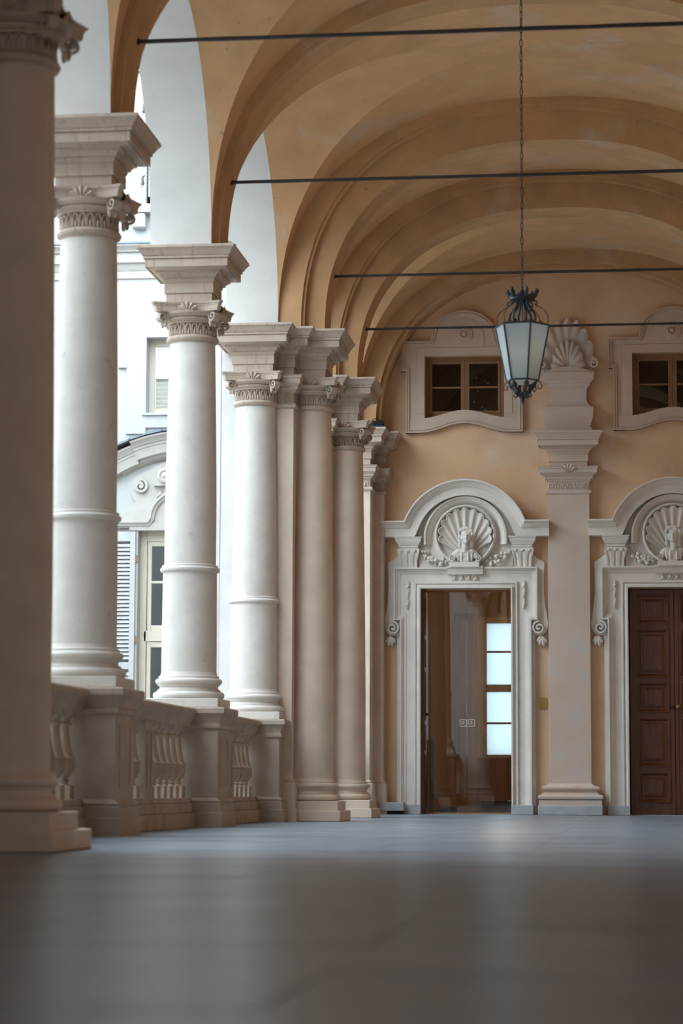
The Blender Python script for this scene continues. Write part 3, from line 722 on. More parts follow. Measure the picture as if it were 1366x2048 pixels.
# notice board with papers behind window 1
nb = thing('notice_board', 'slanted dark board dotted with small paper notes behind the mezzanine window', 'board', (W1+.25, YE+.6, 6.42))
obj('board', MB().prism([(-.22, 0), (.42, 0), (.18, .60), (.42, 1.20), (-.22, 1.3)], 0, .02), mat('board_felt', (.06, .058, .052), .9), nb, 0)
rnd = random.Random(4)
for k in range(13):
    x = rnd.uniform(-.16, .13); z = rnd.uniform(.35, 1.15); obj('note', MB().box(x, x+.03, -.006, 0, z, z+.028), 'paper', nb)

# ------------------------------------------------------------------ wall pilaster with shell between the doors
pil = thing('wall_pilaster', 'tall flat pilaster with fluted capital between the two doorways', 'pilaster', (CX, YE, 0))
obj('shaft', MB().box(-.35, .35, -.15, 0, .5, 5.40), 'pilaster', pil, bevel=.006)
obj('plinth', MB().box(-.535, .535, -.36, 0, 0, .155), 'grey', pil, bevel=.01)
obj('base', MB().rect([(.17, .155), (.17, .245), (.15, .25), (.185, .27), (.19, .30), (.175, .33), (.13, .34), (.10, .36), (.085, .39), (.095, .41), (.13, .425), (.135, .455), (.11, .475), (.05, .49), (.01, .52)], -.35, .35, -.15, 0), 'pilaster', pil, 30)
c = obj('capital', MB().rect([(.0, 5.38), (.025, 5.395), (.032, 5.42), (.025, 5.44), (.0, 5.455), (.0, 5.60), (.02, 5.605), (.025, 5.63), (.05, 5.64), (.06, 5.67), (.05, 5.675), (.10, 5.72), (.125, 5.74)], -.35, .35, -.15, 0), 'pilaster', pil, 30)
obj('abacus', MB().rect([(.13, 5.735), (.135, 5.80), (.15, 5.81), (.15, 5.825), (.165, 5.84)], -.35, .35, -.15, 0), 'pilaster', c, 30)
mb = MB(); flutes(mb, -.34, .34, -.155, 5.475, 8); obj('flute_band', mb, 'pilaster', c, 40)
mb = MB(); scallop(mb, (0, -.285, 5.735), .14, .05, 5, 1.2); obj('shell', mb, 'pilaster', c, 40)
obj('entablature', MB().rect([(o*.92, z) for o, z in ENT], -.315, .315, -.15, 0), 'pilaster', pil, 30)
up = obj('upper_pedestal', MB().rect([(.0, 6.43), (.0, 6.47), (-.025, 6.475), (-.025, 6.52), (-.05, 6.525), (-.05, 6.54), (-.02, 6.62), (.0, 6.70), (.005, 6.80), (.0, 6.865), (-.045, 6.87), (-.045, 6.895), (-.07, 6.905), (-.10, 6.97), (-.112, 7.05), (-.11, 7.13), (-.095, 7.20), (-.06, 7.225), (-.05, 7.25), (-.05, 7.28), (-.03, 7.285), (.0, 7.32), (.02, 7.325), (.02, 7.42), (.03, 7.43), (.03, 7.46), (.0, 7.47)], -.42, .42, -.20, 0), 'pilaster', pil, 30)
# crowning scallop shell, two tiers
mb = MB(); rows = []
for tier, (ra, rb, d0) in enumerate(((.0, .52, .16), (.46, .93, .07))):
    rows = []; n = 9
    for i in range(n*8+1):
        th = -1.62+3.24*i/(n*8); ph = (i % 8)/8*2*PI; rid = .5-.5*math.cos(ph); row = []
        for k in range(9):
            q = k/8; r = ra+(rb*(.90+.10*math.sqrt(rid))-ra)*q if tier else rb*q*(.93+.07*rid)
            sx = .52*(1-.07*tier); d = d0*(.45+.55*math.sin(q*PI*.8))*1.0+.045*rid*q+.02
            row.append((math.sin(th)*r*sx/.93*1.0, -d, 7.53+math.cos(th)*r*.96))
        rows.append(row)
    rows2 = [[(x, 0, z) for x, y, z in (r[-1],)][0] for r in rows]
    mb.grid(rows); mb.grid([[r[-1] for r in rows], rows2])
sh = obj('crown_shell', mb, 'pilaster', pil, 50)
for s in (-1, 1): obj('shell_scroll', scroll3((s*.43, -.11, 7.60), .105, .20, (0, -1), 1.5, -s, PI*.4, .4), 'pilaster', sh, 40)
obj('shell_foot', MB().prism([(-.40, 7.47), (.40, 7.47), (.30, 7.51), (.06, 7.56), (-.06, 7.56), (-.30, 7.51)], -.2, 0), 'pilaster', sh, 0)

tag(obj('wall_plate', MB().box(-1.605, -1.475, YE-.015, YE, 1.755, 1.955), 'brass', bevel=.003), 'small square brass plate on the wall beside the pilaster', 'plate')
mb = MB().box(-4.27, -3.86, YE-.42, YE-.02, .055, .20); tag(obj('stone_step', mb, 'grey', bevel=.008), 'low grey marble slab at the foot of the corner pilasters', 'step')
o = bpy.data.objects['stone_step']; obj('foot', MB().box(-4.25, -3.88, YE-.36, YE-.02, 0, .056), 'dark', o)  # dark colour stands in for the shadow beneath the slab

# ------------------------------------------------------------------ door 1: open doorway with glass leaves, room behind
d1 = struct('door_1', 'glazed doorway with a lit ochre room behind it', 'doorway'); d1.location = (D1, YE, 0)
for a, b in ((-DW+.07, -.012), (-.004, DW-.004)):
    g = obj('glass_leaf', MB().box(a, b, .30, .31, .03, DH-.03), 'glass', d1)
obj('head_rail', MB().box(-DW, DW, .28, .33, DH-.03, DH), 'casement', d1)
obj('floor_rail', MB().box(-DW, DW, .28, .33, 0.0, .03), 'wains', d1)
lf = obj('open_leaf', MB().box(-DW+.0, -DW+.055, .06, .82, .01, DH-.02), 'door', d1)
for a, b in ((.25, 1.0), (1.08, 1.5), (1.58, 2.4), (2.48, 2.95), (3.03, 3.65)): obj('leaf_panel', MB().box(-DW+.055, -DW+.07, .14, .28, a, b), 'door', lf, bevel=.006)
obj('handle', MB().ell((-DW+.085, .16, 1.68), .025, 10, 7), 'black', lf)
def greek(s):   # angular spiral of the glass marking
    u = .022; P = [(0, 0), (5, 0), (5, 5), (0, 5), (0, 1.9), (3, 1.9), (3, 3.4), (1.6, 3.4)]
    mb = MB()
    for (xa, za), (xb, zb) in zip(P, P[1:]):
        x0, x1 = sorted((xa, xb)); z0, z1_ = sorted((za, zb)); mb.box((x0-.22)*u*1.0, (x1+.22)*u, 0, .002, (z0-.22)*u, (z1_+.22)*u)
    if s < 0: mb.xf(lambda p: Vector((-p.x, p.y, p.z)))
    return mb
gm = mat('etched_marking', (.78, .76, .72), .6, .02, 5)
for s, x in ((1, .02), (-1, -.02)):
    q = obj('key_emblem', greek(1).xf(lambda p, s=s: Vector(((p.x*1.0+.012) if s > 0 else (p.x-.125), p.y, p.z))), gm, d1, 0); q.location = (.0, .295, 1.485)
RY0, RY1, RX0, RX1, RH = YE+.45, 46.6, -4.3, -1.2, 4.3
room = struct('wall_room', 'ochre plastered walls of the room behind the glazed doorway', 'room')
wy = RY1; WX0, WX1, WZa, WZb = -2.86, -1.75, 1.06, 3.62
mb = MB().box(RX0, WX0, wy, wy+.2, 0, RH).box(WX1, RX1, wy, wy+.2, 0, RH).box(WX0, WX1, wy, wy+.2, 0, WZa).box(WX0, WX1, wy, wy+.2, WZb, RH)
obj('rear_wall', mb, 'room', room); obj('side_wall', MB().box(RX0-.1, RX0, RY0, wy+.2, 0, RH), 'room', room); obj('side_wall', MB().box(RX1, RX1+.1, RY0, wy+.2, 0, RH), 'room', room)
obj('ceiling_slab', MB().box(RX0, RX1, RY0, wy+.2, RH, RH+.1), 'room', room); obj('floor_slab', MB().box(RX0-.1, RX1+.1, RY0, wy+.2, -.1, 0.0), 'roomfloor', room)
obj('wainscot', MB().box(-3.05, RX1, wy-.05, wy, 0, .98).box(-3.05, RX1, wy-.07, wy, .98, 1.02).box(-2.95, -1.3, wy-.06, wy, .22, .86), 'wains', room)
obj('wainscot_dark_strip', MB().box(-2.95, -1.3, wy-.08, wy-.05, .06, .2), 'black', room)  # raised black strip standing in for a dark recess
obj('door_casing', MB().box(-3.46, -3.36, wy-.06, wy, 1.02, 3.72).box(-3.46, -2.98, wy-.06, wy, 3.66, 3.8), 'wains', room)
win3 = struct('window_3', 'bright window with white panes in the room behind the doorway', 'window')
mb = MB()
for a, b, c_, d in ((WX0-.16, WX0+.02, WZa-.1, WZb+.1), (WX1-.02, WX1+.1, WZa-.1, WZb+.1), (WX0, WX1, WZb-.02, WZb+.1), (WX0, WX1, WZa-.1, WZa+.02), (WX0, WX1, 2.28, 2.42)): mb.box(a, b, wy-.03, wy+.08, c_, d)
obj('frame', mb, 'cream', win3); 
obj('muntin', MB().box(WX0, WX1, wy, wy+.04, 1.66, 1.70), 'wains', win3); obj('muntin', MB().box(WX0, WX1, wy, wy+.04, 3.03, 3.07), 'wains', win3)
for a, b in ((1.08, 1.66), (1.70, 2.28), (2.42, 3.03), (3.07, 3.60)): obj('pane', MB().box(WX0+.02, WX1-.02, wy+.045, wy+.05, a, b), 'frost', win3)
for k, x in enumerate((-3.46, -3.30)):
    t = tag(obj('floor_socket', MB().box(x, x+.135, 43.0, 43.08, .0, .115).box(x+.03, x+.105, 42.985, 43.0, .025, .09), 'black', bevel=.006),
            ('black socket box on the room floor, nearer the open door leaf', 'black socket box on the room floor, nearer the room window')[k], 'socket', 'socket boxes inside the room')
tag(obj('black_panel', MB().box(-3.54, -3.46, 41.75, 41.79, 0, 1.27).box(-3.55, -3.45, 41.7, 41.84, 0, .03), 'black', bevel=.004), 'tall narrow black panel just inside the open doorway', 'panel')
l = bpy.data.lights.new('room_fill_light', 'POINT'); l.energy = 34; l.color = (1, .62, .28); l.shadow_soft_size = .04
lamp = thing('room_fill_lamp', 'unseen warm globe lamp added to light the room behind the doorway', 'lamp', (-2.3, 42.3, RH))  # added lamp, hidden above the lintel, to warm and brighten the room
lo = bpy.data.objects.new('lamp_light', l); lo.location = (0, 0, -.34); COL.objects.link(lo); lo.parent = lamp
obj('rose', MB().lathe([(.09, -.02), (.09, 0), (.0, 0)], 20), 'brass', lamp); obj('globe', MB().ell((0, 0, -.16), .13, 20, 14), M['bulb'], lamp)

# ------------------------------------------------------------------ door 2: dark panelled double door
d2 = struct('door_2', 'dark walnut panelled double door in the cut-off portal', 'door'); d2.location = (D2, YE, 0)
PZ = [(3.71, 3.21), (3.12, 2.30), (2.225, 1.71), (1.63, .81), (.72, .21)]
for s in (-1, 1):
    x0, x1 = (-DW+.02, -.004) if s < 0 else (.004, DW-.02)
    lf = obj('leaf', MB().box(x0, x1, .24, .30, .01, DH-.01), 'door', d2)
    for zt, zb in PZ:
        a, b = (x0+.13, x1-.085) if s < 0 else (x0+.085, x1-.13)
        mb = MB().sweep([(a, zb), (a, zt), (b, zt), (b, zb)], [(0, 0), (0, .028), (.02, .034), (.035, .026), (.05, .006), (.06, 0)], .24, closed=True)
        p = obj('panel', mb, 'door', lf, 30)
        obj('raised_field', MB().rect([(0, 0), (0, .006), (-.05, .026), (-.06, .026)], a+.085, b-.085, -(zt-.085), -(zb+.085)).xf(lambda q: Vector((q.x, .24-q.z, -q.y))), 'door', p, 30)
    for xx in (x0, x1-.06): obj('stile_moulding', MB().box(xx, xx+.06, .228, .24, .02, DH-.02), 'door', lf, bevel=.004)
    mb = MB().lathe([(.012, 0), (.012, .025), (.032, .04), (.036, .055), (.026, .075), (.0, .08)], 18, cap=False).xf(lambda q: Vector((q.x+s*.045, .228-q.z, 1.81+q.y)))
    obj('knob', mb, 'iron' if s < 0 else 'brass', lf, 40)
obj('threshold', MB().box(-DW, DW, .0, .4, -.01, .008), 'grey', d2)
obj('back_panel', MB().box(-DW, DW, .40, .44, 0, DH), 'dark', d2)
tag(obj('door_threshold', MB().box(D1-DW, D1+DW, YE-.02, YE+.45, -.012, .004), 'grey'), 'grey stone threshold of the glazed doorway', 'threshold')

# ------------------------------------------------------------------ iron tie rods
def tie(y, a, b, label):
    xe = CX-a*(1-((7.256-ZS)/b)**NE)**(1/NE); L = 2*(CX-xe)+.3
    t = thing('tie_rod', label, 'tie rod', (CX, y, 7.256), 'iron tie rods across the vault')
    n = 30; rnd = random.Random(int(y*10)); mb = MB(); rows = []
    for i in range(n+1):
        x = -L/2+L*i/n; w = .016+rnd.uniform(-.0012, .0012); dz = rnd.uniform(-.0015, .0015)
        rows.append([(x, -w, -w+dz), (x, w, -w+dz), (x, w, w+dz), (x, -w, w+dz), (x, -w, -w+dz)])
    mb.grid(rows); mb.add(rows[0][:4], [(0, 1, 2, 3)]); mb.add(rows[-1][:4], [(0, 1, 2, 3)]); obj('bar', mb, 'iron', t, 30)
    for s in (-1, 1): obj('wall_eye', MB().box(s*(L/2-.15)-.02, s*(L/2-.15)+.02, -.024, .024, -.024, .024), 'iron', t)
tie(21.26, 3.49, 2.88, 'iron tie rod highest in view, springing from the nearest white column')
tie(26.5, 3.49, 2.88, 'second iron tie rod, springing above the middle white column')
tie(31.65, 2.96, 2.54, 'third iron tie rod, meeting the chain just above the lantern crown')
tie(35.43, 2.96, 2.54, 'farthest iron tie rod, passing behind the lantern glass')

# ------------------------------------------------------------------ hanging lantern
LX, LY = CX, 23.88
def lantern():
    zt = 5.03; zb = 4.475; Rt, Rb = .272, .16
    t = thing('hanging_lantern', 'hexagonal wrought iron lantern with frosted panes on a long chain', 'lantern', (LX, LY, 0))
    ph = [math.radians(170+60*k) for k in range(6)]
    T = [(Rt*math.cos(a), Rt*math.sin(a), zt) for a in ph]; B = [(Rb*math.cos(a), Rb*math.sin(a), zb) for a in ph]
    mb = MB()
    for k in range(6):
        mb.tube([T[k], B[k]], .0095, 6); mb.tube([T[k], T[(k+1) % 6]], .010, 6); mb.tube([B[k], B[(k+1) % 6]], .009, 6)
    obj('frame', mb, 'lantern', t, 40)
    for k in range(6):
        q = (k+1) % 6; s = .985
        vs = [Vector(T[k])*1, Vector(T[q]), Vector(B[q]), Vector(B[k])]; vs = [Vector((v.x*s, v.y*s, v.z)) for v in vs]
        nrm = (vs[1]-vs[0]).cross(vs[3]-vs[0]).normalized()*.003
        obj('pane', MB().add([v-nrm for v in vs]+[v+nrm for v in vs], [(0, 1, 2, 3), (7, 6, 5, 4), (0, 4, 5, 1), (1, 5, 6, 2), (2, 6, 7, 3), (3, 7, 4, 0)]), 'frost', t, 0)
    mb = MB().lathe([(.0, zb-.03), (.07, zb-.028), (.12, zb-.015), (.13, zb)], 24, cap=False); obj('bottom_glass', mb, 'frost', t, 40)
    bl = obj('bulb', MB().ell((0, 0, zb+.30), (.04, .04, .055), 14, 10), M['bulb'], t); obj('bulb_holder', MB().lathe([(.022, zb+.34), (.025, zb+.43), (.01, zb+.44), (.01, zt+.02)], 14), 'lantern', t)
    zc = zt+.255
    cr = obj('crown', MB().lathe([(.115, zc), (.13, zc+.012), (.125, zc+.035), (.135, zc+.05), (.12, zc+.052), (.09, zc+.045), (.05, zc+.06), (.03, zc+.10), (.02, zc+.115)], 30), 'lantern', t, 40)
    for k in range(6):
        a = ph[k]; ca, sa = math.cos(a), math.sin(a); P = lambda r, z: (r*ca, r*sa, z)
        mb = MB(); mb.ell(P(.135, zc+.075), (.022, .022, .03), 7, 5); mb.ell(P(.155, zc+.095), (.016, .016, .026), 7, 5); mb.tube([P(.12, zc+.03), P(.14, zc+.06), P(.148, zc+.11), P(.14, zc+.13)], [.016, .02, .012, .004], 6)
        mb.tube([P(.12, zc), P(.145, zc-.01), P(.155, zc-.03), P(.145, zc-.045), P(.132, zc-.035)], .007, 5)
        obj('leaf_spike', mb, 'lantern', cr, 50)
        # cage scroll: inner S bar and outer bow
        mb = MB().tube([P(.05, zc), P(.065, zc-.05), P(.09, zc-.09), P(.125, zc-.13), P(.135, zc-.18), P(.12, zc-.225), P(.10, zt+.03), P(.11, zt+.01)], [.010, .012, .013, .013, .012, .012, .012, .014], 7)
        mb.ell(P(.10, zt+.05), .016, 7, 5)
        obj('cage_bar', mb, 'lantern', t, 50)
        mb = MB().tube([P(.10, zc-.01), P(.14, zc-.05), P(.19, zc-.075), P(.235, zc-.11), P(.262, zc-.16), P(.262, zc-.22), P(.25, zt+.005)], .0045, 5)
        mb.tube([P(.225, zt+.0), P(.205, zt+.035), P(.175, zt+.05), P(.165, zt+.03), P(.18, zt+.018)], .0055, 5)
        obj('outer_scroll', mb, 'lantern', t, 50)
        mb = MB().tube([P(.155, zb), P(.18, zb-.02), P(.20, zb-.055), P(.185, zb-.085), P(.155, zb-.08), P(.15, zb-.055), P(.168, zb-.05)], .0065, 5)
        mb.tube([P(.14, zb-.01), P(.12, zb-.05), P(.09, zb-.085), P(.06, zb-.12), P(.05, zb-.15), P(.075, zb-.165), P(.09, zb-.145), P(.078, zb-.13)], [.012, .014, .013, .011, .009, .008, .007, .005], 6)
        mb.ell(P(.115, zb-.045), (.024, .024, .03), 7, 5); mb.ell(P(.07, zb-.11), (.02, .02, .024), 7, 5)
        obj('bottom_scroll', mb, 'lantern', t, 50)
    obj('inner_rod', MB().tube([(0, 0, zt), (0, 0, zc+.02)], .006, 6).tube([(.03, .0, zt), (.01, 0, zc)], .004, 5), 'lantern', t)
    obj('finial', MB().lathe([(.03, zb-.115), (.045, zb-.135), (.04, zb-.16), (.018, zb-.175), (.022, zb-.19), (.012, zb-.21), (.001, zb-.25)], 14), 'lantern', t, 40)
    ch = obj('chain', MB().lathe([(.012, zc+.11), (.014, zc+.15)], 10), 'lantern', t)
    lk = MB(); pts = []
    for i in range(16):
        a = 2*PI*i/16; pts.append((.0125*math.cos(a), 0, .042*spow(math.sin(a), .8)))
    lm = mesh('chain_link', lk.tube(pts, .0048, 6, closed=True), 'iron', 50)
    z = zc+.18; k = 0
    while z < ZS+BV-.02:
        o = obj('chain_link', lm, parent=ch, loc=(.0012*math.sin(k*.7), 0, z)); o.rotation_euler = (0, 0, (.35 if k % 2 else .35+PI/2)+k*.22)
        z += .073; k += 1
    obj('ceiling_rose', MB().lathe([(.05, ZS+BV-.06), (.06, ZS+BV-.02), (.06, ZS+BV+.01)], 18), 'iron', t)
lantern()

# ------------------------------------------------------------------ floodlights on the cornices
def floodlight(x, y, z, label, rz=0, s=1.0):
    t = thing('floodlight', label, 'floodlight', (x, y, z)); t.rotation_euler = (0, 0, rz); t.scale = (s, s, s)
    obj('housing', MB().box(-.10, .10, -.05, .06, .035, .15), 'black', t, bevel=.01)
    mb = MB()
    for k in range(6): mb.box(-.10+.035*k, -.088+.035*k, .06, .085, .04, .145)
    obj('fin', mb, 'black', t)
    obj('bracket', MB().box(-.12, .12, -.012, .012, 0, .012).box(-.12, -.108, -.012, .012, 0, .11).box(.108, .12, -.012, .012, 0, .11), 'iron', t)
    obj('base_box', MB().box(-.10, .14, -.09, -.02, 0, .06), 'teal', t, bevel=.006)
    obj('cable', MB().tube([(-.08, .04, .14), (-.06, .05, .19), (0, .04, .20), (.06, .03, .17), (.08, .03, .08), (.13, .0, .01)], .008, 6), 'black', t)
floodlight(-4.28, 40.1, 6.43, 'small black and teal floodlight on the corner pilaster cornice', .3, 1.0)
floodlight(-4.46, 26.35, 6.43, 'small black floodlight on the cornice of the middle white column', 1.3, .55)

# ------------------------------------------------------------------ court: ground, facade
struct('ground', 'paved court ground below the gallery', 'ground', MB().box(-40, XO-.15, -25, 41, -7.2, -7), 'ground')
struct('wall_opposite', 'pale facade on the far side of the court', 'wall', MB().box(-24.5, -24, -25, 41, -7, 12), 'facade')
struct('wall_near_wing', 'pale facade of the wing on the near side of the court', 'wall', MB().box(-24, XO-.05, 15.0, 15.6, -7, 12), 'facade')
FY = 41.0; FX = -7.63
wall_with('wall_court', 'white plastered court facade beyond the arcade', -22, -5.26, -7, 16, FY, FY+.5,
          [(FX-.9, FX+.9, 0.2, 4.85), (FX-.80, FX+.80, 6.90, 8.25), (FX-.85, FX+.85, 10.6, 12.8)], 'facade')
fac = thing('string_course', 'moulded stone string course across the white court facade', 'cornice', kind='structure')
SCP = [(0, 0), (0, .30), (.03, .31), (.06, .26), (.10, .22), (.12, .22), (.12, .17), (.30, .16), (.32, .10), (.42, .07), (.44, .05), (.56, .04), (.58, .0)]
obj('moulding', MB().sweep([(-22, 9.87), (-5.27, 9.87)], SCP, FY), 'facade_stone', fac, 30)
obj('capping', MB().box(-22, -5.27, FY-.33, FY, 9.87, 9.90), 'slate', fac)
pn = thing('court_window_surround', 'raised plaster panel framing the small court window', 'panel')
obj('plate', MB().prism([(FX-1.15, 6.55), (FX-.80, 6.55), (FX-.80, 6.655), (FX+.80, 6.655), (FX+.80, 6.55), (FX+1.15, 6.55), (FX+1.15, 6.9), (FX-1.15, 6.9)], FY-.05, FY), 'facade', pn, 0)
obj('plate', MB().box(FX-1.15, FX-.8, FY-.05, FY, 6.9, 8.25).box(FX+.8, FX+1.15, FY-.05, FY, 6.9, 8.25).box(FX-1.15, FX+1.15, FY-.05, FY, 8.25, 8.75), 'facade', pn)
obj('vent_ledge', MB().box(FX-1.30, FX-1.15, FY-.06, FY, 7.72, 7.78), 'facade_stone', pn)
obj('sill', MB().box(FX-.86, FX+.86, FY-.09, FY+.2, 6.87, 6.91), 'grey', pn)
cw = struct('window_4', 'small court window with cream frame and drawn blind', 'window')
mb = MB()
for a, b, c_, d in ((-.80, -.70, 6.91, 8.25), (.70, .80, 6.91, 8.25), (-.7, .7, 8.13, 8.25), (-.7, .7, 6.91, 7.03), (-.05, .05, 7.03, 8.13), (-.7, .7, 7.55, 7.58)): mb.box(FX+a, FX+b, FY+.22, FY+.29, c_, d)
obj('frame', mb, 'cream', cw, bevel=.004)
for a, b in ((-.7, -.05), (.05, .7)):
    for c_, d in ((7.03, 7.55), (7.58, 8.13)): obj('pane', MB().box(FX+a, FX+b, FY+.25, FY+.255, c_, d), 'glass', cw)
    mb = MB()
    for k in range(28): mb.box(FX+a, FX+b, FY+.30+.004*(k % 2), FY+.312+.004*(k % 2), 7.02+.04*k, 7.058+.04*k)
    obj('blind', mb, 'blind', cw)
fw = struct('window_5', 'tall cream court window below the curved pediment', 'window')
mb = MB()
for a, b, c_, d in ((-.9, -.78, .2, 4.85), (.78, .9, .2, 4.85), (-.78, .78, 4.68, 4.85), (-.06, .06, .2, 4.68), (-.82, .82, 2.94, 3.12), (-.82, .82, .2, .4)): mb.box(FX+a, FX+b, FY+.14, FY+.24, c_, d)
obj('frame', mb, 'cream', fw, bevel=.006)
mb = MB()
for s in (-1, 1):
    for a, b, c_, d in ((.08, .14, .4, 2.94), (.70, .77, .4, 2.94), (.14, .70, 2.84, 2.93), (.14, .70, .4, .5), (.08, .14, 3.12, 4.68), (.70, .77, 3.12, 4.68), (.14, .70, 4.60, 4.68), (.14, .70, 3.12, 3.22), (.14, .7, 3.95, 3.99), (.14, .7, 1.92, 1.96)):
        x0, x1 = sorted((s*a, s*b)); mb.box(FX+x0, FX+x1, FY+.16, FY+.22, c_, d)
obj('sash', mb, 'cream', fw, bevel=.003)
for s in (-1, 1):
    for c_, d in ((.5, 1.92), (1.96, 2.84), (3.22, 3.95), (3.99, 4.60)):
        x0, x1 = sorted((s*.14, s*.70)); obj('pane', MB().box(FX+x0, FX+x1, FY+.185, FY+.19, c_, d), 'paneglass', fw)
obj('room_shell', MB().box(FX-1.0, FX+1.0, FY+1.2, FY+1.3, 0, 5), 'dark', fw)
fsr = thing('window_pediment', 'curved stone pediment and scrolled frame over the tall court window', 'pediment')
R, z0 = 2.9, 3.66
def parc(r, a, b, n=24): return [(FX+r*math.sin(a+(b-a)*i/n), z0+r*math.cos(a+(b-a)*i/n)) for i in range(n+1)]
PP = [(0, 0), (0, .34), (.03, .34), (.07, .29), (.12, .26), (.13, .24), (.17, .235), (.18, .22), (.20, .215), (.33, .20), (.34, 0)]
obj('hood', MB().sweep(parc(R, -.36, .36), PP, FY), 'facade_stone', fsr, 30)
obj('hood_end', MB().sweep(parc(R-.06, -.58, -.36, 12), [(n, d*.8) for n, d in PP], FY), 'facade_stone', fsr, 30)
obj('hood_end', MB().sweep(parc(R-.06, .36, .58, 12), [(n, d*.8) for n, d in PP], FY), 'facade_stone', fsr, 30)
obj('bed_moulding', MB().sweep(parc(R-.33, -.5, .5), [(0, 0), (0, .14), (.05, .12), (.10, .05), (.11, 0)], FY), 'facade_stone', fsr, 30)
tl = 11
nT = 11
for k in range(nT):
    a = -.56+1.12*(k+.5)/nT; c = (FX+(R+.0)*math.sin(a), z0+(R+.015)*math.cos(a)); w = .155
    dx, dz = math.cos(a), -math.sin(a); tt = .018+.012*(k % 2)
    mb = MB().prism([(c[0]-w*dx, c[1]-w*dz), (c[0]+w*dx, c[1]+w*dz), (c[0]+w*dx, c[1]+w*dz+tt), (c[0]-w*dx, c[1]-w*dz+tt+.01)], FY-.37, FY); obj('slate_tile', mb, 'slate', fsr, 0)
pl = [(-1.32, 4.9), (-1.32, 5.12), (-1.12, 5.17), (-1.0, 5.25), (-.95, 5.36), (-1.0, 5.42), (-1.03, 5.52), (-1.03, 5.68), (-.97, 5.78), (-.86, 5.84), (-.5, 6.02), (0, 6.12)]
poly = [(FX+x, z) for x, z in pl]+[(FX-x, z) for x, z in pl[::-1][1:]]
obj('over_panel', MB().prism(poly, FY-.07, FY), 'facade_stone', fsr, 0)
ap = [(FX-1.35, 5.02), (FX-.74, 5.02)]+[(FX-.70*math.cos(PI*i/24), 5.08+.52*math.sin(PI*i/24)) for i in range(25)]+[(FX+.74, 5.02), (FX+1.35, 5.02)]
obj('arch_moulding', MB().sweep(ap, [(0, .06), (0, .15), (.04, .15), (.05, .12), (.09, .11), (.10, .06)], FY), 'facade_stone', fsr, 30)
obj('window_band', MB().box(FX-1.05, FX+1.05, FY-.09, FY, 4.85, 4.98).box(FX-1.02, FX-.9, FY-.06, FY, .2, 4.86).box(FX+.9, FX+1.02, FY-.06, FY, .2, 4.86), 'facade_stone', fsr)
for s in (-1, 1): obj('scroll', scroll3((FX+s*.86, FY-.09, 5.62), .15, .08, (0, -1), 1.7, s, PI*.5, .32), 'facade_stone', fsr, 40)
obj('key_block', MB().box(FX-.62, FX+.62, FY-.16, FY, 5.62, 5.95), 'facade_stone', fsr)
obj('key_roundel', MB().lathe([(.13, 0), (.13, .03), (.09, .05), (.07, .03), (.03, .05), (.001, .06)], 20, cap=False).xf(lambda p: Vector((FX-.42+p.x, FY-.16-p.z, 5.79+p.y))), 'facade_stone', fsr, 40)
for k in range(6): 
    c = FX-.5+.2*k; obj('pyramid', MB().add([(c-.09, FY-.075, 5.42), (c+.09, FY-.075, 5.42), (c, FY-.075, 5.56), (c, FY-.15, 5.47)], [(0, 1, 3), (1, 2, 3), (2, 0, 3)]), 'facade_stone', fsr, 0)
mb = MB().sweep([(FX+.42*math.cos(2*PI*i/40), 5.12+.36*math.sin(2*PI*i/40)) for i in range(40)], [(-.03, .05), (-.02, .12), (.0, .13), (.02, .10), (.03, .05)], FY, closed=True); obj('medallion', mb, 'facade_stone', fsr, 40)
slm = None
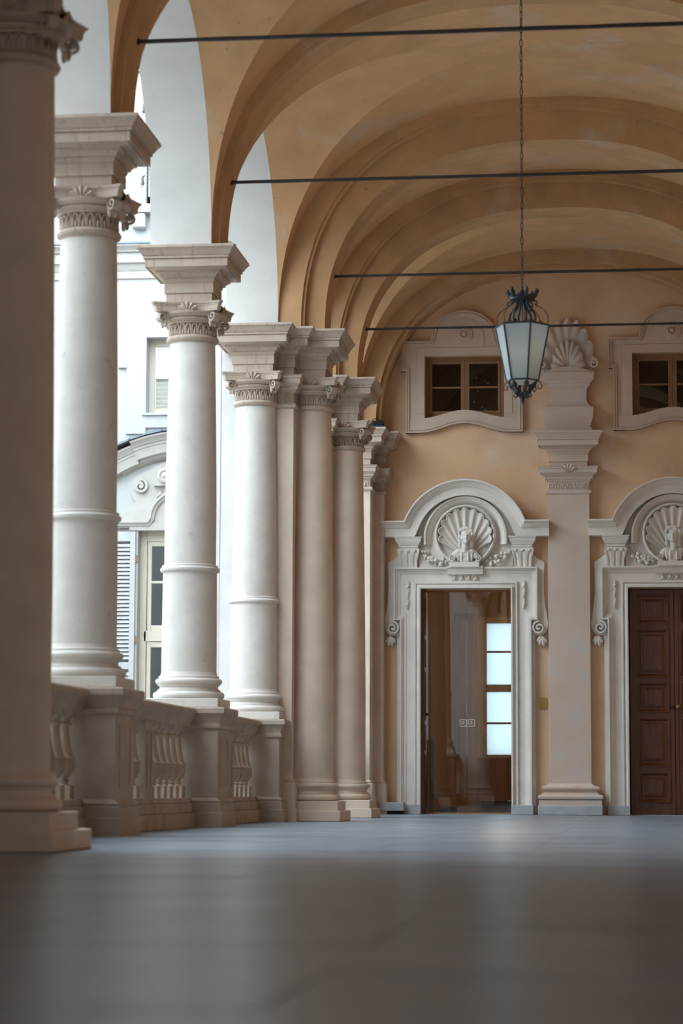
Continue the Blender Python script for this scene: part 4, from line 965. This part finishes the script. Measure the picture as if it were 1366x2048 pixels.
for s in (-1, 1):
    x0 = FX+(-1.76 if s < 0 else .94); x1 = x0+.82; t = thing('window_shutter', ('grey louvred shutter folded open on the near side of the tall court window', 'grey louvred shutter on the far side of the tall court window')[s > 0], 'shutter', (x0, FY-.10, 0), 'louvred shutters of the court window')
    mb = MB()
    for a, b, c_, d in ((0, .09, .3, 4.83), (.73, .82, .3, 4.83), (.09, .73, 4.66, 4.83), (.09, .73, .3, .45), (.09, .73, 2.45, 2.57)): mb.box(a, b, 0, .045, c_, d)
    obj('frame', mb, 'shutter', t, bevel=.003)
    if slm is None: slm = mesh('slat', MB().box(0, .64, -.028, .028, -.005, .005).xf(lambda p: Vector((p.x, p.y*.55-p.z*.8, p.z*.55-p.y*-.85))), 'shutter', 0)
    z = .49
    while z < 4.64:
        if not 2.42 < z < 2.6: obj('slat', slm, parent=t, loc=(.09, .022, z))
        z += .0695
    for zz in (1.0, 2.9, 4.3): obj('hinge', MB().box(.815 if s < 0 else -.03, .85 if s < 0 else .005, .01, .04, zz, zz+.12), 'wains', t)
# upper storey window
uw = struct('window_6', 'upper court window with shutter and moulded stone frame above the string course', 'window')
mb = MB()
for a, b, c_, d, e in ((-1.12, -.85, 10.55, 13.0, .10), (.85, 1.12, 10.55, 13.0, .10), (-.85, .85, 12.8, 13.0, .10), (-1.0, -.92, 10.55, 12.9, .14), (.92, 1.0, 10.55, 12.9, .14), (-1.25, 1.25, 13.0, 13.12, .2), (-1.05, 1.05, 10.45, 10.6, .22)): mb.box(FX+a, FX+b, FY-e, FY, c_, d)
obj('stone_frame', mb, 'facade_stone', uw, bevel=.008)
for s in (-1, 1): obj('sill_bracket', MB().box(FX+s*.95-.12, FX+s*.95+.12, FY-.2, FY, 10.18, 10.45), 'facade_stone', uw, bevel=.03)
for s in (-1, 1):
    mb = MB(); x0, x1 = sorted((s*.03, s*.82))
    for a, b, c_, d in ((x0, x0+.09, 10.62, 12.78), (x1-.09, x1, 10.62, 12.78), (x0, x1, 12.65, 12.78), (x0, x1, 10.62, 10.78)): mb.box(FX+a, FX+b, FY+.02, FY+.06, c_, d)
    sh = obj('shutter', mb, 'shutter', uw)
    for k in range(26): obj('slat', MB().box(FX+x0+.08, FX+x1-.08, FY+.02, FY+.05, 10.82+.07*k, 10.85+.07*k), 'shutter', sh)
    for zz in (11.0, 12.3):
        obj('hook', MB().tube([(FX+s*.88, FY-.1, zz), (FX+s*.88, FY-.16, zz+.02), (FX+s*.88, FY-.17, zz+.09), (FX+s*.86, FY-.14, zz+.12)], .014, 6).ell((FX+s*.88, FY-.16, zz-.03), .025, 7, 5), 'iron', uw)
obj('room_shell', MB().box(FX-.85, FX+.85, FY+.42, FY+.48, 10.6, 12.8), 'dark', uw)
